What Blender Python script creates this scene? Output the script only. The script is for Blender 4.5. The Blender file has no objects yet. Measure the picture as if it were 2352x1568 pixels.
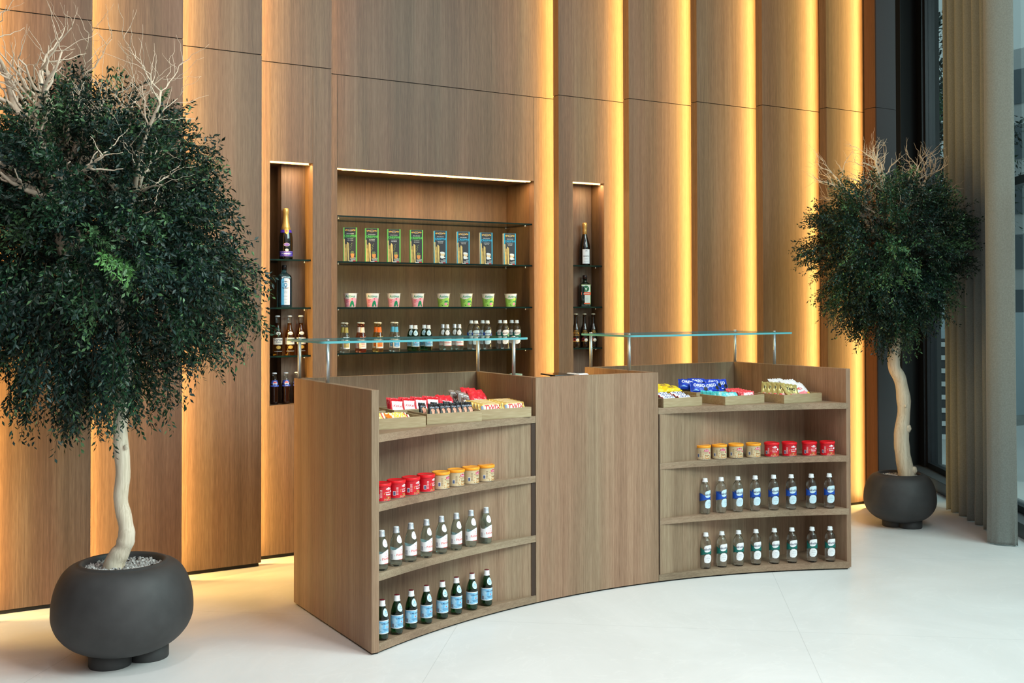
import bpy, bmesh, math, random
import numpy as np
from mathutils import Vector, Matrix, noise

S = bpy.context.scene
COL = S.collection
PI = math.pi
rnd = random.Random(7)

# ------------------------------------------------------------------ camera
CAM = (-2.0403, -5.6098, 1.5883)
YAW, PITCH, ROLL, FPX, CYP = 0.54533, 0.0147, -0.0018, 2514.7, 662.9
Fv = Vector((math.sin(YAW) * math.cos(PITCH), math.cos(YAW) * math.cos(PITCH), math.sin(PITCH)))
R0 = Vector((math.cos(YAW), -math.sin(YAW), 0))
U0 = R0.cross(Fv)
Rv = R0 * math.cos(ROLL) + U0 * math.sin(ROLL)
Uv = -R0 * math.sin(ROLL) + U0 * math.cos(ROLL)
cd = bpy.data.cameras.new('camera')
cam = bpy.data.objects.new('camera', cd)
COL.objects.link(cam)
M = Matrix((Rv, Uv, -Fv)).transposed().to_4x4()
M.translation = Vector(CAM)
cam.matrix_world = M
cd.sensor_fit = 'HORIZONTAL'
cd.sensor_width = 36.0
cd.lens = FPX / 2352 * 36.0
cd.shift_x = 0.0
cd.shift_y = (CYP - 784.0) / 2352.0
cd.clip_start = 0.05
cd.clip_end = 300
S.camera = cam

# ------------------------------------------------------------------ exposure
S.view_settings.view_transform = 'Standard'
S.view_settings.look = 'None'
S.view_settings.gamma = 1.0
S.view_settings.exposure = 0.35
S.view_settings.use_curve_mapping = False
try:
    S.cycles.use_denoising = True
    S.cycles.max_bounces = 10
    S.cycles.transmission_bounces = 8
    S.cycles.transparent_max_bounces = 16
    S.cycles.diffuse_bounces = 4
    S.cycles.glossy_bounces = 4
    S.cycles.sample_clamp_indirect = 6.0
    S.cycles.caustics_reflective = False
except Exception:
    pass

# ------------------------------------------------------------------ daylight (bright overcast sky)
w = bpy.data.worlds.new('overcast_sky')
S.world = w
w.use_nodes = True
nt = w.node_tree
nt.nodes.clear()
out = nt.nodes.new('ShaderNodeOutputWorld')
bg = nt.nodes.new('ShaderNodeBackground')
tc = nt.nodes.new('ShaderNodeTexCoord')
sx = nt.nodes.new('ShaderNodeSeparateXYZ')
cr = nt.nodes.new('ShaderNodeValToRGB')
cr.color_ramp.elements[0].position = 0.35
cr.color_ramp.elements[0].color = (0.42, 0.42, 0.41, 1)
cr.color_ramp.elements[1].position = 0.62
cr.color_ramp.elements[1].color = (0.97, 0.965, 0.96, 1)
mr = nt.nodes.new('ShaderNodeMath')
mr.operation = 'MULTIPLY_ADD'
mr.inputs[1].default_value = 0.5
mr.inputs[2].default_value = 0.5
nt.links.new(tc.outputs['Generated'], sx.inputs[0])
nt.links.new(sx.outputs['Z'], mr.inputs[0])
nt.links.new(mr.outputs[0], cr.inputs[0])
nt.links.new(cr.outputs[0], bg.inputs[0])
bg.inputs[1].default_value = 0.70
nt.links.new(bg.outputs[0], out.inputs[0])


def area(name, loc, rot, sx_, sy_, power, color, shape='RECTANGLE', spread=None):
    l = bpy.data.lights.new(name, 'AREA')
    l.shape = shape
    l.size = sx_
    l.size_y = sy_
    l.energy = power
    l.color = color
    if spread:
        l.spread = spread
    o = bpy.data.objects.new(name, l)
    o.location = loc
    o.rotation_euler = rot
    COL.objects.link(o)
    return o


def aim(o, target):
    d = Vector(target) - o.location
    o.rotation_euler = d.to_track_quat('-Z', 'Y').to_euler()


# daylight through the tall glazing behind and to the right of the photographer
a1 = area('window_daylight', (3.5, -5.7, 4.9), (0, 0, 0), 5.0, 3.0, 350, (1.0, 0.95, 0.90))
aim(a1, (1.9, -1.5, 0.2))
a1.data.spread = math.radians(125)
for (lx, ly, tx, ty, e) in ((-1.6, -2.4, -0.5, -1.1, 16), (2.2, -3.6, 2.0, -1.2, 30), (5.4, -3.4, 4.4, -0.6, 30)):
    s = bpy.data.lights.new('ceiling_spot', 'SPOT')
    s.energy = e * 6
    s.spot_size = math.radians(58)
    s.spot_blend = 0.9
    s.shadow_soft_size = 0.09
    s.color = (1.0, 0.95, 0.9)
    so = bpy.data.objects.new('ceiling_spot', s)
    so.location = (lx, ly, 5.2)
    COL.objects.link(so)
    aim(so, (tx, ty, 0.4))

LEDC = (1.0, 0.62, 0.18)


# ------------------------------------------------------------------ materials
def srgb(r, g, b):
    def f(c):
        c /= 255.0
        return c / 12.92 if c <= 0.04045 else ((c + 0.055) / 1.055) ** 2.4
    return (f(r), f(g), f(b), 1.0)


MATS = {}


def mat(name, col, rough=0.5, metal=0.0, emit=None, estr=0.0, spec=0.5, trans=0.0, ior=1.45, coat=0.0, sheen=0.0):
    if name in MATS:
        return MATS[name]
    m = bpy.data.materials.new(name)
    m.use_nodes = True
    p = m.node_tree.nodes['Principled BSDF']
    p.inputs['Base Color'].default_value = col
    p.inputs['Roughness'].default_value = rough
    p.inputs['Metallic'].default_value = metal
    p.inputs['Specular IOR Level'].default_value = spec
    p.inputs['Transmission Weight'].default_value = trans
    p.inputs['IOR'].default_value = ior
    p.inputs['Coat Weight'].default_value = coat
    p.inputs['Sheen Weight'].default_value = sheen
    if emit:
        p.inputs['Emission Color'].default_value = emit
        p.inputs['Emission Strength'].default_value = estr
    MATS[name] = m
    return m


def N(nt, t, **kw):
    n = nt.nodes.new(t)
    for k, v in kw.items():
        setattr(n, k, v)
    return n


def wood(name, dark, mid, light, grain='Z', rough=0.5, band=0.16, contrast=1.0, bump=0.08, space='pos'):
    """Open-pored straight-grain oak veneer, grain running along one world axis."""
    if name in MATS:
        return MATS[name]
    m = bpy.data.materials.new(name)
    m.use_nodes = True
    nt = m.node_tree
    p = nt.nodes['Principled BSDF']
    if space == 'pos':
        g = N(nt, 'ShaderNodeNewGeometry')
        vec = g.outputs['Position']
    else:
        g = N(nt, 'ShaderNodeTexCoord')
        vec = g.outputs['Object']

    def mp(sc, lo=(0, 0, 0)):
        q = N(nt, 'ShaderNodeMapping')
        q.inputs['Scale'].default_value = sc
        q.inputs['Location'].default_value = lo
        nt.links.new(vec, q.inputs['Vector'])
        return q.outputs[0]
    ax = 'XYZ'.index(grain)

    def sc3(across, along):
        v = [across] * 3
        v[ax] = along
        return tuple(v)
    n1 = N(nt, 'ShaderNodeTexNoise')
    n1.inputs['Scale'].default_value = 1.0
    n1.inputs['Detail'].default_value = 6
    n1.inputs['Roughness'].default_value = 0.65
    n1.inputs['Distortion'].default_value = 0.35
    nt.links.new(mp(sc3(85, 1.1)), n1.inputs['Vector'])
    n2 = N(nt, 'ShaderNodeTexNoise')
    n2.inputs['Scale'].default_value = 1.0
    n2.inputs['Detail'].default_value = 3
    nt.links.new(mp(sc3(8.5, 0.25), (3, 5, 1)), n2.inputs['Vector'])
    n3 = N(nt, 'ShaderNodeTexNoise')      # pores: short fine dashes
    n3.inputs['Scale'].default_value = 1.0
    n3.inputs['Detail'].default_value = 2
    nt.links.new(mp(sc3(330, 14)), n3.inputs['Vector'])
    mx = N(nt, 'ShaderNodeMix', data_type='FLOAT')
    mx.inputs[0].default_value = 0.5
    nt.links.new(n1.outputs[0], mx.inputs[2])
    nt.links.new(n2.outputs[0], mx.inputs[3])
    mx2 = N(nt, 'ShaderNodeMix', data_type='FLOAT')
    mx2.inputs[0].default_value = 0.27
    nt.links.new(mx.outputs[0], mx2.inputs[2])
    nt.links.new(n3.outputs[0], mx2.inputs[3])
    r = N(nt, 'ShaderNodeValToRGB')
    e = r.color_ramp.elements
    e[0].position = 0.5 - 0.13 / contrast
    e[0].color = dark
    e[1].position = 0.5 + 0.13 / contrast
    e[1].color = light
    k = e.new(0.5)
    k.color = mid
    nt.links.new(mx2.outputs[0], r.inputs[0])
    n4 = N(nt, 'ShaderNodeTexNoise')
    n4.inputs['Scale'].default_value = 1.0
    n4.inputs['Detail'].default_value = 2
    nt.links.new(mp(sc3(5.0, 0.35), (11, 2, 7)), n4.inputs['Vector'])
    hs = N(nt, 'ShaderNodeValToRGB')
    hs.color_ramp.elements[0].position = 0.35
    hs.color_ramp.elements[0].color = (1.06, 0.97, 0.95, 1)
    hs.color_ramp.elements[1].position = 0.65
    hs.color_ramp.elements[1].color = (0.95, 1.02, 1.0, 1)
    nt.links.new(n4.outputs[0], hs.inputs[0])
    ml = N(nt, 'ShaderNodeMix', data_type='RGBA', blend_type='MULTIPLY')
    ml.inputs[0].default_value = 1.0
    nt.links.new(r.outputs[0], ml.inputs[6])
    nt.links.new(hs.outputs[0], ml.inputs[7])
    nt.links.new(ml.outputs[2], p.inputs['Base Color'])
    p.inputs['Roughness'].default_value = rough
    p.inputs['Specular IOR Level'].default_value = 0.35
    b = N(nt, 'ShaderNodeBump')
    b.inputs['Strength'].default_value = bump
    b.inputs['Distance'].default_value = 0.002
    nt.links.new(n3.outputs[0], b.inputs['Height'])
    nt.links.new(b.outputs[0], p.inputs['Normal'])
    MATS[name] = m
    return m


W_D, W_M, W_L = srgb(120, 95, 75), srgb(143, 117, 95), srgb(162, 137, 113)
OAKZ = wood('oak_veneer_vertical', W_D, W_M, W_L, 'Z')
OAKX = wood('oak_veneer_horizontal', srgb(118, 96, 78), srgb(142, 120, 99), srgb(160, 139, 117), 'X')
OAKP = wood('oak_wall_panel', srgb(86, 67, 55), srgb(107, 85, 70), srgb(125, 102, 86), 'Z')
OAKN = wood('oak_niche_lining', srgb(92, 68, 48), srgb(114, 87, 62), srgb(134, 104, 76), 'Z')
BROWN = wood('stained_reveal', srgb(86, 56, 38), srgb(100, 66, 46), srgb(112, 76, 54), 'Z')
TRAY = wood('mango_wood', srgb(128, 110, 80), srgb(160, 146, 114), srgb(184, 174, 146), 'X', contrast=0.85, space='obj', rough=0.6)
TRUNK = wood('bleached_trunk', srgb(176, 164, 140), srgb(214, 205, 186), srgb(232, 226, 212), 'Z', contrast=0.9, space='pos', rough=0.7)
TWIG = mat('bleached_twig', srgb(222, 206, 184), 0.7)
BLACKGAP = mat('black_gap', srgb(20, 19, 18), 0.7)
CHAR = mat('charcoal_panel', srgb(50, 50, 51), 0.45)
GREYCOL = mat('grey_column_cladding', srgb(98, 99, 102), 0.5)
FRAME = mat('dark_window_frame', srgb(30, 32, 38), 0.35, metal=0.3)
SILL = mat('dark_sill_stone', srgb(92, 92, 94), 0.35)
STEEL = mat('brushed_steel', srgb(196, 204, 212), 0.38, metal=0.85)
CHROME = mat('chrome', srgb(225, 225, 225), 0.1, metal=1.0)
POT = None
CURT = None


def glassy(name, tint, refl=1.0, rough=0.0):
    """Thin clear pane: tinted see-through with a Fresnel reflection."""
    if name in MATS:
        return MATS[name]
    m = bpy.data.materials.new(name)
    m.use_nodes = True
    nt = m.node_tree
    nt.nodes.clear()
    o = N(nt, 'ShaderNodeOutputMaterial')
    t = N(nt, 'ShaderNodeBsdfTransparent')
    t.inputs[0].default_value = tint
    g = N(nt, 'ShaderNodeBsdfGlossy')
    g.inputs['Roughness'].default_value = rough
    f = N(nt, 'ShaderNodeFresnel')
    f.inputs[0].default_value = 1.45
    mu = N(nt, 'ShaderNodeMath', operation='MULTIPLY')
    mu.inputs[1].default_value = refl
    mx = N(nt, 'ShaderNodeMixShader')
    nt.links.new(f.outputs[0], mu.inputs[0])
    nt.links.new(mu.outputs[0], mx.inputs[0])
    nt.links.new(t.outputs[0], mx.inputs[1])
    nt.links.new(g.outputs[0], mx.inputs[2])
    nt.links.new(mx.outputs[0], o.inputs[0])
    MATS[name] = m
    return m


PANE = glassy('clear_pane', (0.90, 0.97, 0.95, 1), 0.6)
WINPANE = glassy('tinted_window_pane', (0.74, 0.91, 0.92, 1), 0.5)
EDGE_D = mat('shelf_glass_edge', srgb(6, 30, 27), 0.25, spec=0.25)
EDGE_L = mat('guard_glass_edge', srgb(96, 168, 176), 0.2, spec=0.4)

# floor
FL = bpy.data.materials.new('pale_polished_floor')
FL.use_nodes = True
nt = FL.node_tree
p = nt.nodes['Principled BSDF']
g = N(nt, 'ShaderNodeNewGeometry')
mp = N(nt, 'ShaderNodeMapping')
mp.inputs['Rotation'].default_value = (0, 0, math.radians(38.5))
mp.inputs['Location'].default_value = (-0.934, 0.194, 0)
nt.links.new(g.outputs['Position'], mp.inputs[0])
br = N(nt, 'ShaderNodeTexBrick')
br.offset = 0.0
br.inputs['Scale'].default_value = 1.0
br.inputs['Mortar Size'].default_value = 0.0016
br.inputs['Mortar Smooth'].default_value = 0.1
br.inputs['Brick Width'].default_value = 1.667
br.inputs['Row Height'].default_value = 1.667
br.inputs['Color1'].default_value = (1, 1, 1, 1)
br.inputs['Color2'].default_value = (1, 1, 1, 1)
br.inputs['Mortar'].default_value = (0.80, 0.80, 0.80, 1)
nt.links.new(mp.outputs[0], br.inputs['Vector'])
n1 = N(nt, 'ShaderNodeTexNoise')
n1.inputs['Scale'].default_value = 1.1
n1.inputs['Detail'].default_value = 8
n1.inputs['Roughness'].default_value = 0.62
n1.inputs['Distortion'].default_value = 1.0
nt.links.new(g.outputs['Position'], n1.inputs['Vector'])
r = N(nt, 'ShaderNodeValToRGB')
r.color_ramp.elements[0].position = 0.3
r.color_ramp.elements[0].color = srgb(216, 216, 215)
r.color_ramp.elements[1].position = 0.7
r.color_ramp.elements[1].color = srgb(229, 229, 229)
nt.links.new(n1.outputs[0], r.inputs[0])
n2 = N(nt, 'ShaderNodeTexNoise')     # thin pale veins
n2.inputs['Scale'].default_value = 1.7
n2.inputs['Detail'].default_value = 5
n2.inputs['Distortion'].default_value = 2.2
nt.links.new(g.outputs['Position'], n2.inputs['Vector'])
r2 = N(nt, 'ShaderNodeValToRGB')
e = r2.color_ramp.elements
e[0].position = 0.487
e[0].color = (0, 0, 0, 1)
e[1].position = 0.513
e[1].color = (0, 0, 0, 1)
k = e.new(0.5)
k.color = (0.3, 0.3, 0.3, 1)
nt.links.new(n2.outputs[0], r2.inputs[0])
mxv = N(nt, 'ShaderNodeMix', data_type='RGBA')
nt.links.new(r2.outputs[0], mxv.inputs[0])
nt.links.new(r.outputs[0], mxv.inputs[6])
mxv.inputs[7].default_value = srgb(234, 234, 233)
mm = N(nt, 'ShaderNodeMix', data_type='RGBA', blend_type='MULTIPLY')
mm.inputs[0].default_value = 1.0
nt.links.new(mxv.outputs[2], mm.inputs[6])
nt.links.new(br.outputs[0], mm.inputs[7])
nt.links.new(mm.outputs[2], p.inputs['Base Color'])
p.inputs['Roughness'].default_value = 0.42
p.inputs['Specular IOR Level'].default_value = 0.4


def mottled(name, c1, c2, scale=6.0, rough=0.6, bump=0.0, sheen=0.0, stretch=(1, 1, 1), space='pos'):
    if name in MATS:
        return MATS[name]
    m = bpy.data.materials.new(name)
    m.use_nodes = True
    nt = m.node_tree
    p = nt.nodes['Principled BSDF']
    if space == 'pos':
        vec = N(nt, 'ShaderNodeNewGeometry').outputs['Position']
    else:
        vec = N(nt, 'ShaderNodeTexCoord').outputs['Object']
    q = N(nt, 'ShaderNodeMapping')
    q.inputs['Scale'].default_value = stretch
    nt.links.new(vec, q.inputs[0])
    n = N(nt, 'ShaderNodeTexNoise')
    n.inputs['Scale'].default_value = scale
    n.inputs['Detail'].default_value = 6
    nt.links.new(q.outputs[0], n.inputs['Vector'])
    r = N(nt, 'ShaderNodeValToRGB')
    r.color_ramp.elements[0].position = 0.35
    r.color_ramp.elements[0].color = c1
    r.color_ramp.elements[1].position = 0.65
    r.color_ramp.elements[1].color = c2
    nt.links.new(n.outputs[0], r.inputs[0])
    nt.links.new(r.outputs[0], p.inputs['Base Color'])
    p.inputs['Roughness'].default_value = rough
    p.inputs['Sheen Weight'].default_value = sheen
    if bump:
        b = N(nt, 'ShaderNodeBump')
        b.inputs['Strength'].default_value = bump
        b.inputs['Distance'].default_value = 0.003
        nt.links.new(n.outputs[0], b.inputs['Height'])
        nt.links.new(b.outputs[0], p.inputs['Normal'])
    MATS[name] = m
    return m


POT = mottled('matt_charcoal_fibrestone', srgb(50, 50, 51), srgb(57, 57, 58), 14, 0.62, 0.1)
GRAVELM = mottled('grey_gravel', srgb(120, 118, 116), srgb(205, 204, 202), 60, 0.8)
CURT = mottled('grey_green_curtain_cloth', srgb(112, 117, 113), srgb(124, 129, 125), 120, 0.8, 0.15, sheen=0.3)
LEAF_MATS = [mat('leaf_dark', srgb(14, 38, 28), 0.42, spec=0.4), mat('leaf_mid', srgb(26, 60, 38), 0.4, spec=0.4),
             mat('leaf_light', srgb(80, 120, 78), 0.4, spec=0.5), mat('leaf_bluish', srgb(30, 56, 52), 0.4, spec=0.4),  # the pale tone also paints in highlights on the leaves
             mat('leaf_bright', srgb(96, 150, 84), 0.4, spec=0.4)]

# ------------------------------------------------------------------ mesh helpers


class MB:
    def __init__(s):
        s.v, s.f, s.m, s.sm = [], [], [], []

    def add(s, vs, fs, mi=0, smooth=False, T=None):
        b = len(s.v)
        if T is not None:
            vs = [tuple(T @ Vector(v)) for v in vs]
        s.v += [tuple(v) for v in vs]
        for f in fs:
            s.f.append(tuple(i + b for i in f))
            s.m.append(mi)
            s.sm.append(smooth)

    def box(s, x0, x1, y0, y1, z0, z1, mi=0, T=None):
        vs = [(x, y, z) for z in (z0, z1) for y in (y0, y1) for x in (x0, x1)]
        s.add(vs, [(0, 2, 3, 1), (4, 5, 7, 6), (0, 1, 5, 4), (2, 6, 7, 3), (0, 4, 6, 2), (1, 3, 7, 5)], mi, False, T)

    def prism(s, pts, z0, z1, mi=0, top=None, T=None, smooth=False, mis=None):
        n = len(pts)
        vs = [(x, y, z0) for x, y in pts] + [(x, y, z1) for x, y in pts]
        s.add(vs, [tuple(range(n - 1, -1, -1)), tuple(range(n, 2 * n))], mi if top is None else top, False, T)
        b = len(s.v) - 2 * n
        for i in range(n):
            j = (i + 1) % n
            s.f.append((b + i, b + j, b + n + j, b + n + i))
            s.m.append(mis if mis is not None else mi)
            s.sm.append(smooth)

    def lathe(s, prof, n=24, mi=0, T=None, smooth=True, cap=True, a0=0.0, a1=2 * PI, mif=None):
        full = abs(a1 - a0 - 2 * PI) < 1e-6
        na = n if full else n + 1
        vs = []
        for r, z in prof:
            for i in range(na):
                a = a0 + (a1 - a0) * i / n
                vs.append((r * math.sin(a), -r * math.cos(a), z))
        fs, ms = [], []
        for k in range(len(prof) - 1):
            for i in range(n):
                j = (i + 1) % na if full else i + 1
                fs.append((k * na + i, k * na + j, (k + 1) * na + j, (k + 1) * na + i))
                ms.append(mif(0.5 * (prof[k][1] + prof[k + 1][1])) if mif else mi)
        b = len(s.v)
        s.add(vs, fs, mi, smooth, T)
        s.m[-len(fs):] = ms
        if cap and full:
            if prof[0][0] > 1e-5:
                s.f.append(tuple(b + i for i in range(na - 1, -1, -1))); s.m.append(ms[0]); s.sm.append(False)
            if prof[-1][0] > 1e-5:
                k = (len(prof) - 1) * na
                s.f.append(tuple(b + k + i for i in range(na))); s.m.append(ms[-1]); s.sm.append(False)

    def cyl(s, r, z0, z1, n=16, mi=0, T=None):
        s.lathe([(r, z0), (r, z1)], n, mi, T)

    def tube(s, path, radii, n=6, mi=0):
        path = [Vector(p) for p in path]
        vs, fs = [], []
        up = None
        for i, p in enumerate(path):
            d = (path[min(i + 1, len(path) - 1)] - path[max(i - 1, 0)])
            if d.length < 1e-7:
                d = Vector((0, 0, 1))
            d.normalize()
            if up is None:
                up = d.orthogonal().normalized()
            up = (up - d * up.dot(d))
            if up.length < 1e-6:
                up = d.orthogonal()
            up.normalize()
            sd = d.cross(up)
            for k in range(n):
                a = 2 * PI * k / n
                vs.append(p + (up * math.cos(a) + sd * math.sin(a)) * radii[i])
        L = len(path)
        for i in range(L - 1):
            for k in range(n):
                j = (k + 1) % n
                fs.append((i * n + k, i * n + j, (i + 1) * n + j, (i + 1) * n + k))
        fs.append(tuple(range(n - 1, -1, -1)))
        fs.append(tuple((L - 1) * n + k for k in range(n)))
        s.add(vs, fs, mi, True)

    def build(s, name, mats, parent=None, bevel=0.0, kind=None, label=None):
        me = bpy.data.meshes.new(name)
        me.from_pydata(s.v, [], s.f)
        if not isinstance(mats, (list, tuple)):
            mats = [mats]
        for m in mats:
            me.materials.append(m)
        me.polygons.foreach_set('material_index', s.m)
        me.polygons.foreach_set('use_smooth', s.sm)
        me.update()
        o = bpy.data.objects.new(name, me)
        COL.objects.link(o)
        if parent:
            o.parent = parent
        if bevel:
            b = o.modifiers.new('bevel', 'BEVEL')
            b.width = bevel
            b.segments = 2
            b.limit_method = 'ANGLE'
        if kind:
            o['kind'] = kind
        if label:
            o['label'] = label
        return o


def thing(name, label, cat, loc=(0, 0, 0), rz=0.0, group=None):
    o = bpy.data.objects.new(name, None)
    o.empty_display_size = 0.05
    COL.objects.link(o)
    o.location = loc
    o.rotation_euler = (0, 0, rz)
    o['label'] = label
    o['category'] = cat
    if group:
        o['group'] = group
    return o


def tag(o, label, cat, group=None):
    o['label'] = label
    o['category'] = cat
    if group:
        o['group'] = group
    return o


def dup(root, loc, rot, label, group=None):
    r = root.copy()
    COL.objects.link(r)
    r.location = loc
    r.rotation_euler = rot if isinstance(rot, (tuple, list)) else (0, 0, rot)
    r['label'] = label
    if group:
        r['group'] = group
    for ch in list(root.children):
        c = ch.copy()
        COL.objects.link(c)
        c.parent = r
        for g_ in list(ch.children):
            d = g_.copy()
            COL.objects.link(d)
            d.parent = c
    return r


class Placer:
    """First use places the prototype itself, later uses copy it."""

    def __init__(s, root):
        s.root, s.used = root, False

    def put(s, loc, rot, label, group=None):
        if not s.used:
            s.used = True
            r = s.root
            r.location = loc
            r.rotation_euler = rot if isinstance(rot, (tuple, list)) else (0, 0, rot)
            r['label'] = label
            if group:
                r['group'] = group
            return r
        return dup(s.root, loc, rot, label, group)


ORD = ['leftmost', 'second from left', 'third from left', 'fourth from left', 'fifth from left', 'sixth from left', 'second from right', 'rightmost']

# --- lettering -----------------------------------------------------
_TC = {}


def text_polys(txt, size, bold=0.0, shear=0.0, xs=1.0):
    """Return (verts2d, faces) of filled lettering centred on the origin, built as mesh."""
    key = (txt, size, bold, shear, xs)
    if key in _TC:
        return _TC[key]
    cu = bpy.data.curves.new('t', 'FONT')
    cu.body = txt
    cu.size = size
    cu.align_x = 'CENTER'
    cu.align_y = 'CENTER'
    cu.resolution_u = 2
    cu.offset = bold * size
    cu.shear = shear
    o = bpy.data.objects.new('t', cu)
    COL.objects.link(o)
    dg = bpy.context.evaluated_depsgraph_get()
    dg.update()
    me = bpy.data.meshes.new_from_object(o.evaluated_get(dg))
    vs = [(v.co.x * xs, v.co.y) for v in me.vertices]
    fs = [tuple(p.vertices) for p in me.polygons]
    bpy.data.objects.remove(o)
    bpy.data.curves.remove(cu)
    bpy.data.meshes.remove(me)
    _TC[key] = (vs, fs)
    return vs, fs


def poly_ellipse(cx, cz, rx, rz, n=20, rot=0.0, pw=1.0):
    pts = []
    for i in range(n):
        a = 2 * PI * i / n
        x = rx * math.copysign(abs(math.cos(a)) ** pw, math.cos(a))
        z = rz * math.copysign(abs(math.sin(a)) ** pw, math.sin(a))
        pts.append((cx + x * math.cos(rot) - z * math.sin(rot), cz + x * math.sin(rot) + z * math.cos(rot)))
    return pts


def rect(x0, x1, z0, z1):
    return [(x0, z0), (x1, z0), (x1, z1), (x0, z1)]


def decal(mb, shape, fmap, mi, step=0.004, off=(0, 0)):
    """shape: list of (x,z) outline or (verts, faces) lettering; fmap(x,z)->(X,Y,Z) lays it on a surface."""
    if isinstance(shape, tuple):
        vs, fs = shape
    else:
        vs, fs = shape, [tuple(range(len(shape)))]
    bm = bmesh.new()
    bv = [bm.verts.new((x + off[0], 0, z + off[1])) for x, z in vs]
    for f in fs:
        try:
            bm.faces.new([bv[i] for i in f])
        except ValueError:
            pass
    xs = [v.co.x for v in bv]
    zs = [v.co.z for v in bv]
    for lo, hi, ax in ((min(xs), max(xs), 0), (min(zs), max(zs), 2)):
        k = math.floor(lo / step) + 1
        st = step if ax == 0 else step * 2.5
        k = math.floor(lo / st) + 1
        while k * st < hi - 1e-6:
            co = [0, 0, 0]
            no = [0, 0, 0]
            co[ax] = k * st
            no[ax] = 1
            bmesh.ops.bisect_plane(bm, geom=bm.verts[:] + bm.edges[:] + bm.faces[:], plane_co=co, plane_no=no, dist=1e-6)
            k += 1
    bm.verts.index_update()
    V = [fmap(v.co.x, v.co.z) for v in bm.verts]
    F = []
    for f in bm.faces:
        ids = [v.index for v in f.verts]
        f.normal_update()
        if f.normal.y > 0:
            ids.reverse()
        F.append(tuple(ids))
    bm.free()
    mb.add(V, F, mi, True)


def lathe_map(prof, off=0.0005, a0=0.0):
    P = sorted([(z, r) for r, z in prof])
    zs = [p_[0] for p_ in P]
    rs = [p_[1] for p_ in P]

    def f(x, z):
        r = float(np.interp(z, zs, rs)) + off
        a = a0 + x / max(r, 0.004)
        return (r * math.sin(a), -r * math.cos(a), z)
    return f


def flat_map(y=-0.001):
    return lambda x, z: (x, y, z)


# ================================================================== THE ROOM
ZJ = 3.123          # horizontal panel joint
ZT = 5.2            # top of the panels (above the picture)
mb = MB()
mb.box(-9, 14, -12, 3.2, -0.05, 0.0)
fl = mb.build('floor', FL)
fl['kind'] = 'structure'

mb = MB()
mb.box(-9, 6.9, -1.0, 3.2, ZT + 0.02, ZT + 0.12)  # unseen partial ceiling, added to shade the back wall
o = mb.build('added_ceiling', mat('added_ceiling_grey', srgb(90, 84, 78), 0.8)); o['kind'] = 'structure'
mb = MB()
mb.box(-5.2, -5.0, -8.0, 3.2, 0.0, ZT)  # unseen wall, added to block sky light from the left
o = mb.build('added_wall_left', OAKP); o['kind'] = 'structure'

# stepped timber wall : (x0, x1, y_front), right edge exposed on the left half, left edge on the right half
PANELS = [(-2.90, -2.00, 0.27), (-2.40, -1.445, 0.43), (-1.75, -0.922, 0.586), (-1.23, -0.398, 0.746), (-0.71, 0.122, 0.905),
          (-0.19, 0.640, 1.063), (0.35, 2.80, 1.201), (2.398, 3.26, 1.045), (2.922, 3.80, 0.888),
          (3.445, 4.32, 0.729), (3.968, 4.80, 0.575), (4.483, 4.975, 0.405)]
INS_L, INS_R = 0.035, 0.05
TH = 0.07
NICHES = {5: (0.228, 0.511, 0.958, 2.500, 1.43), 6: (0.736, 2.284, 0.958, 2.501, 1.60), 7: (2.524, 2.806, 0.958, 2.497, 1.41)}
wall = bpy.data.objects.new('wall_back', None)
COL.objects.link(wall)
wall['kind'] = 'structure'


def panel_box(mb, x0, x1, y, z0, z1, hole=None):
    if hole is None:
        mb.box(x0, x1, y, y + TH, z0, z1)
        return
    hx0, hx1, hz0, hz1 = hole[:4]
    g_ = 0.0
    mb.box(x0, hx0, y, y + TH, z0, z1)
    mb.box(hx1, x1, y, y + TH, z0, z1)
    mb.box(hx0, hx1, y, y + TH, z0, hz0)
    mb.box(hx0, hx1, y, y + TH, hz1, z1)


for i, (x0, x1, y) in enumerate(PANELS):
    mb = MB()
    panel_box(mb, x0, x1, y, 0.022, ZJ - 0.0025, NICHES.get(i))
    mb.build('lower_panel', OAKP, wall, bevel=0.0012)
    mb = MB()
    mb.box(x0, x1, y, y + TH, ZJ + 0.0025, ZT)
    mb.box(x0 + 0.004, x1 - 0.004, y + 0.006, y + TH - 0.002, ZJ - 0.0024, ZJ + 0.0024, 1)  # dark strip added in the joint to stop tape light leaking through
    mb.build('upper_panel', [OAKP, BLACKGAP], wall)
    mb = MB()
    mb.box(x0 + 0.012, x1 - 0.012, y + 0.012, y + TH, 0.0, 0.022)
    mb.build('plinth', BLACKGAP, wall)
mb = MB()
mb.box(-3.2, 5.6, 1.66, 1.72, 0.0, ZT)
mb.build('backing_board', BROWN, wall)
# seam lines of the flush cover above the big niche
mb = MB()
for sx_ in (0.736, 2.284):
    mb.box(sx_ - 0.0012, sx_ + 0.0012, 1.2004, 1.203, 2.505, ZJ)
mb.build('cover_seam', BLACKGAP, wall)

# niche linings
for i, (hx0, hx1, hz0, hz1, yb) in NICHES.items():
    yf = PANELS[i][2]
    mb = MB()
    t_ = 0.018
    mb.box(hx0, hx1, yb, yb + t_, hz0, hz1)
    mb.box(hx0 - t_, hx0, yf + 0.0705, yb + t_, hz0 - t_, hz1 + t_)
    mb.box(hx1, hx1 + t_, yf + 0.0705, yb + t_, hz0 - t_, hz1 + t_)
    mb.box(hx0, hx1, yf + 0.0705, yb + t_, hz0 - t_, hz0)
    mb.box(hx0, hx1, yf + 0.0705, yb + t_, hz1, hz1 + t_)
    mb.build('niche_lining', OAKN, wall)

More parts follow.
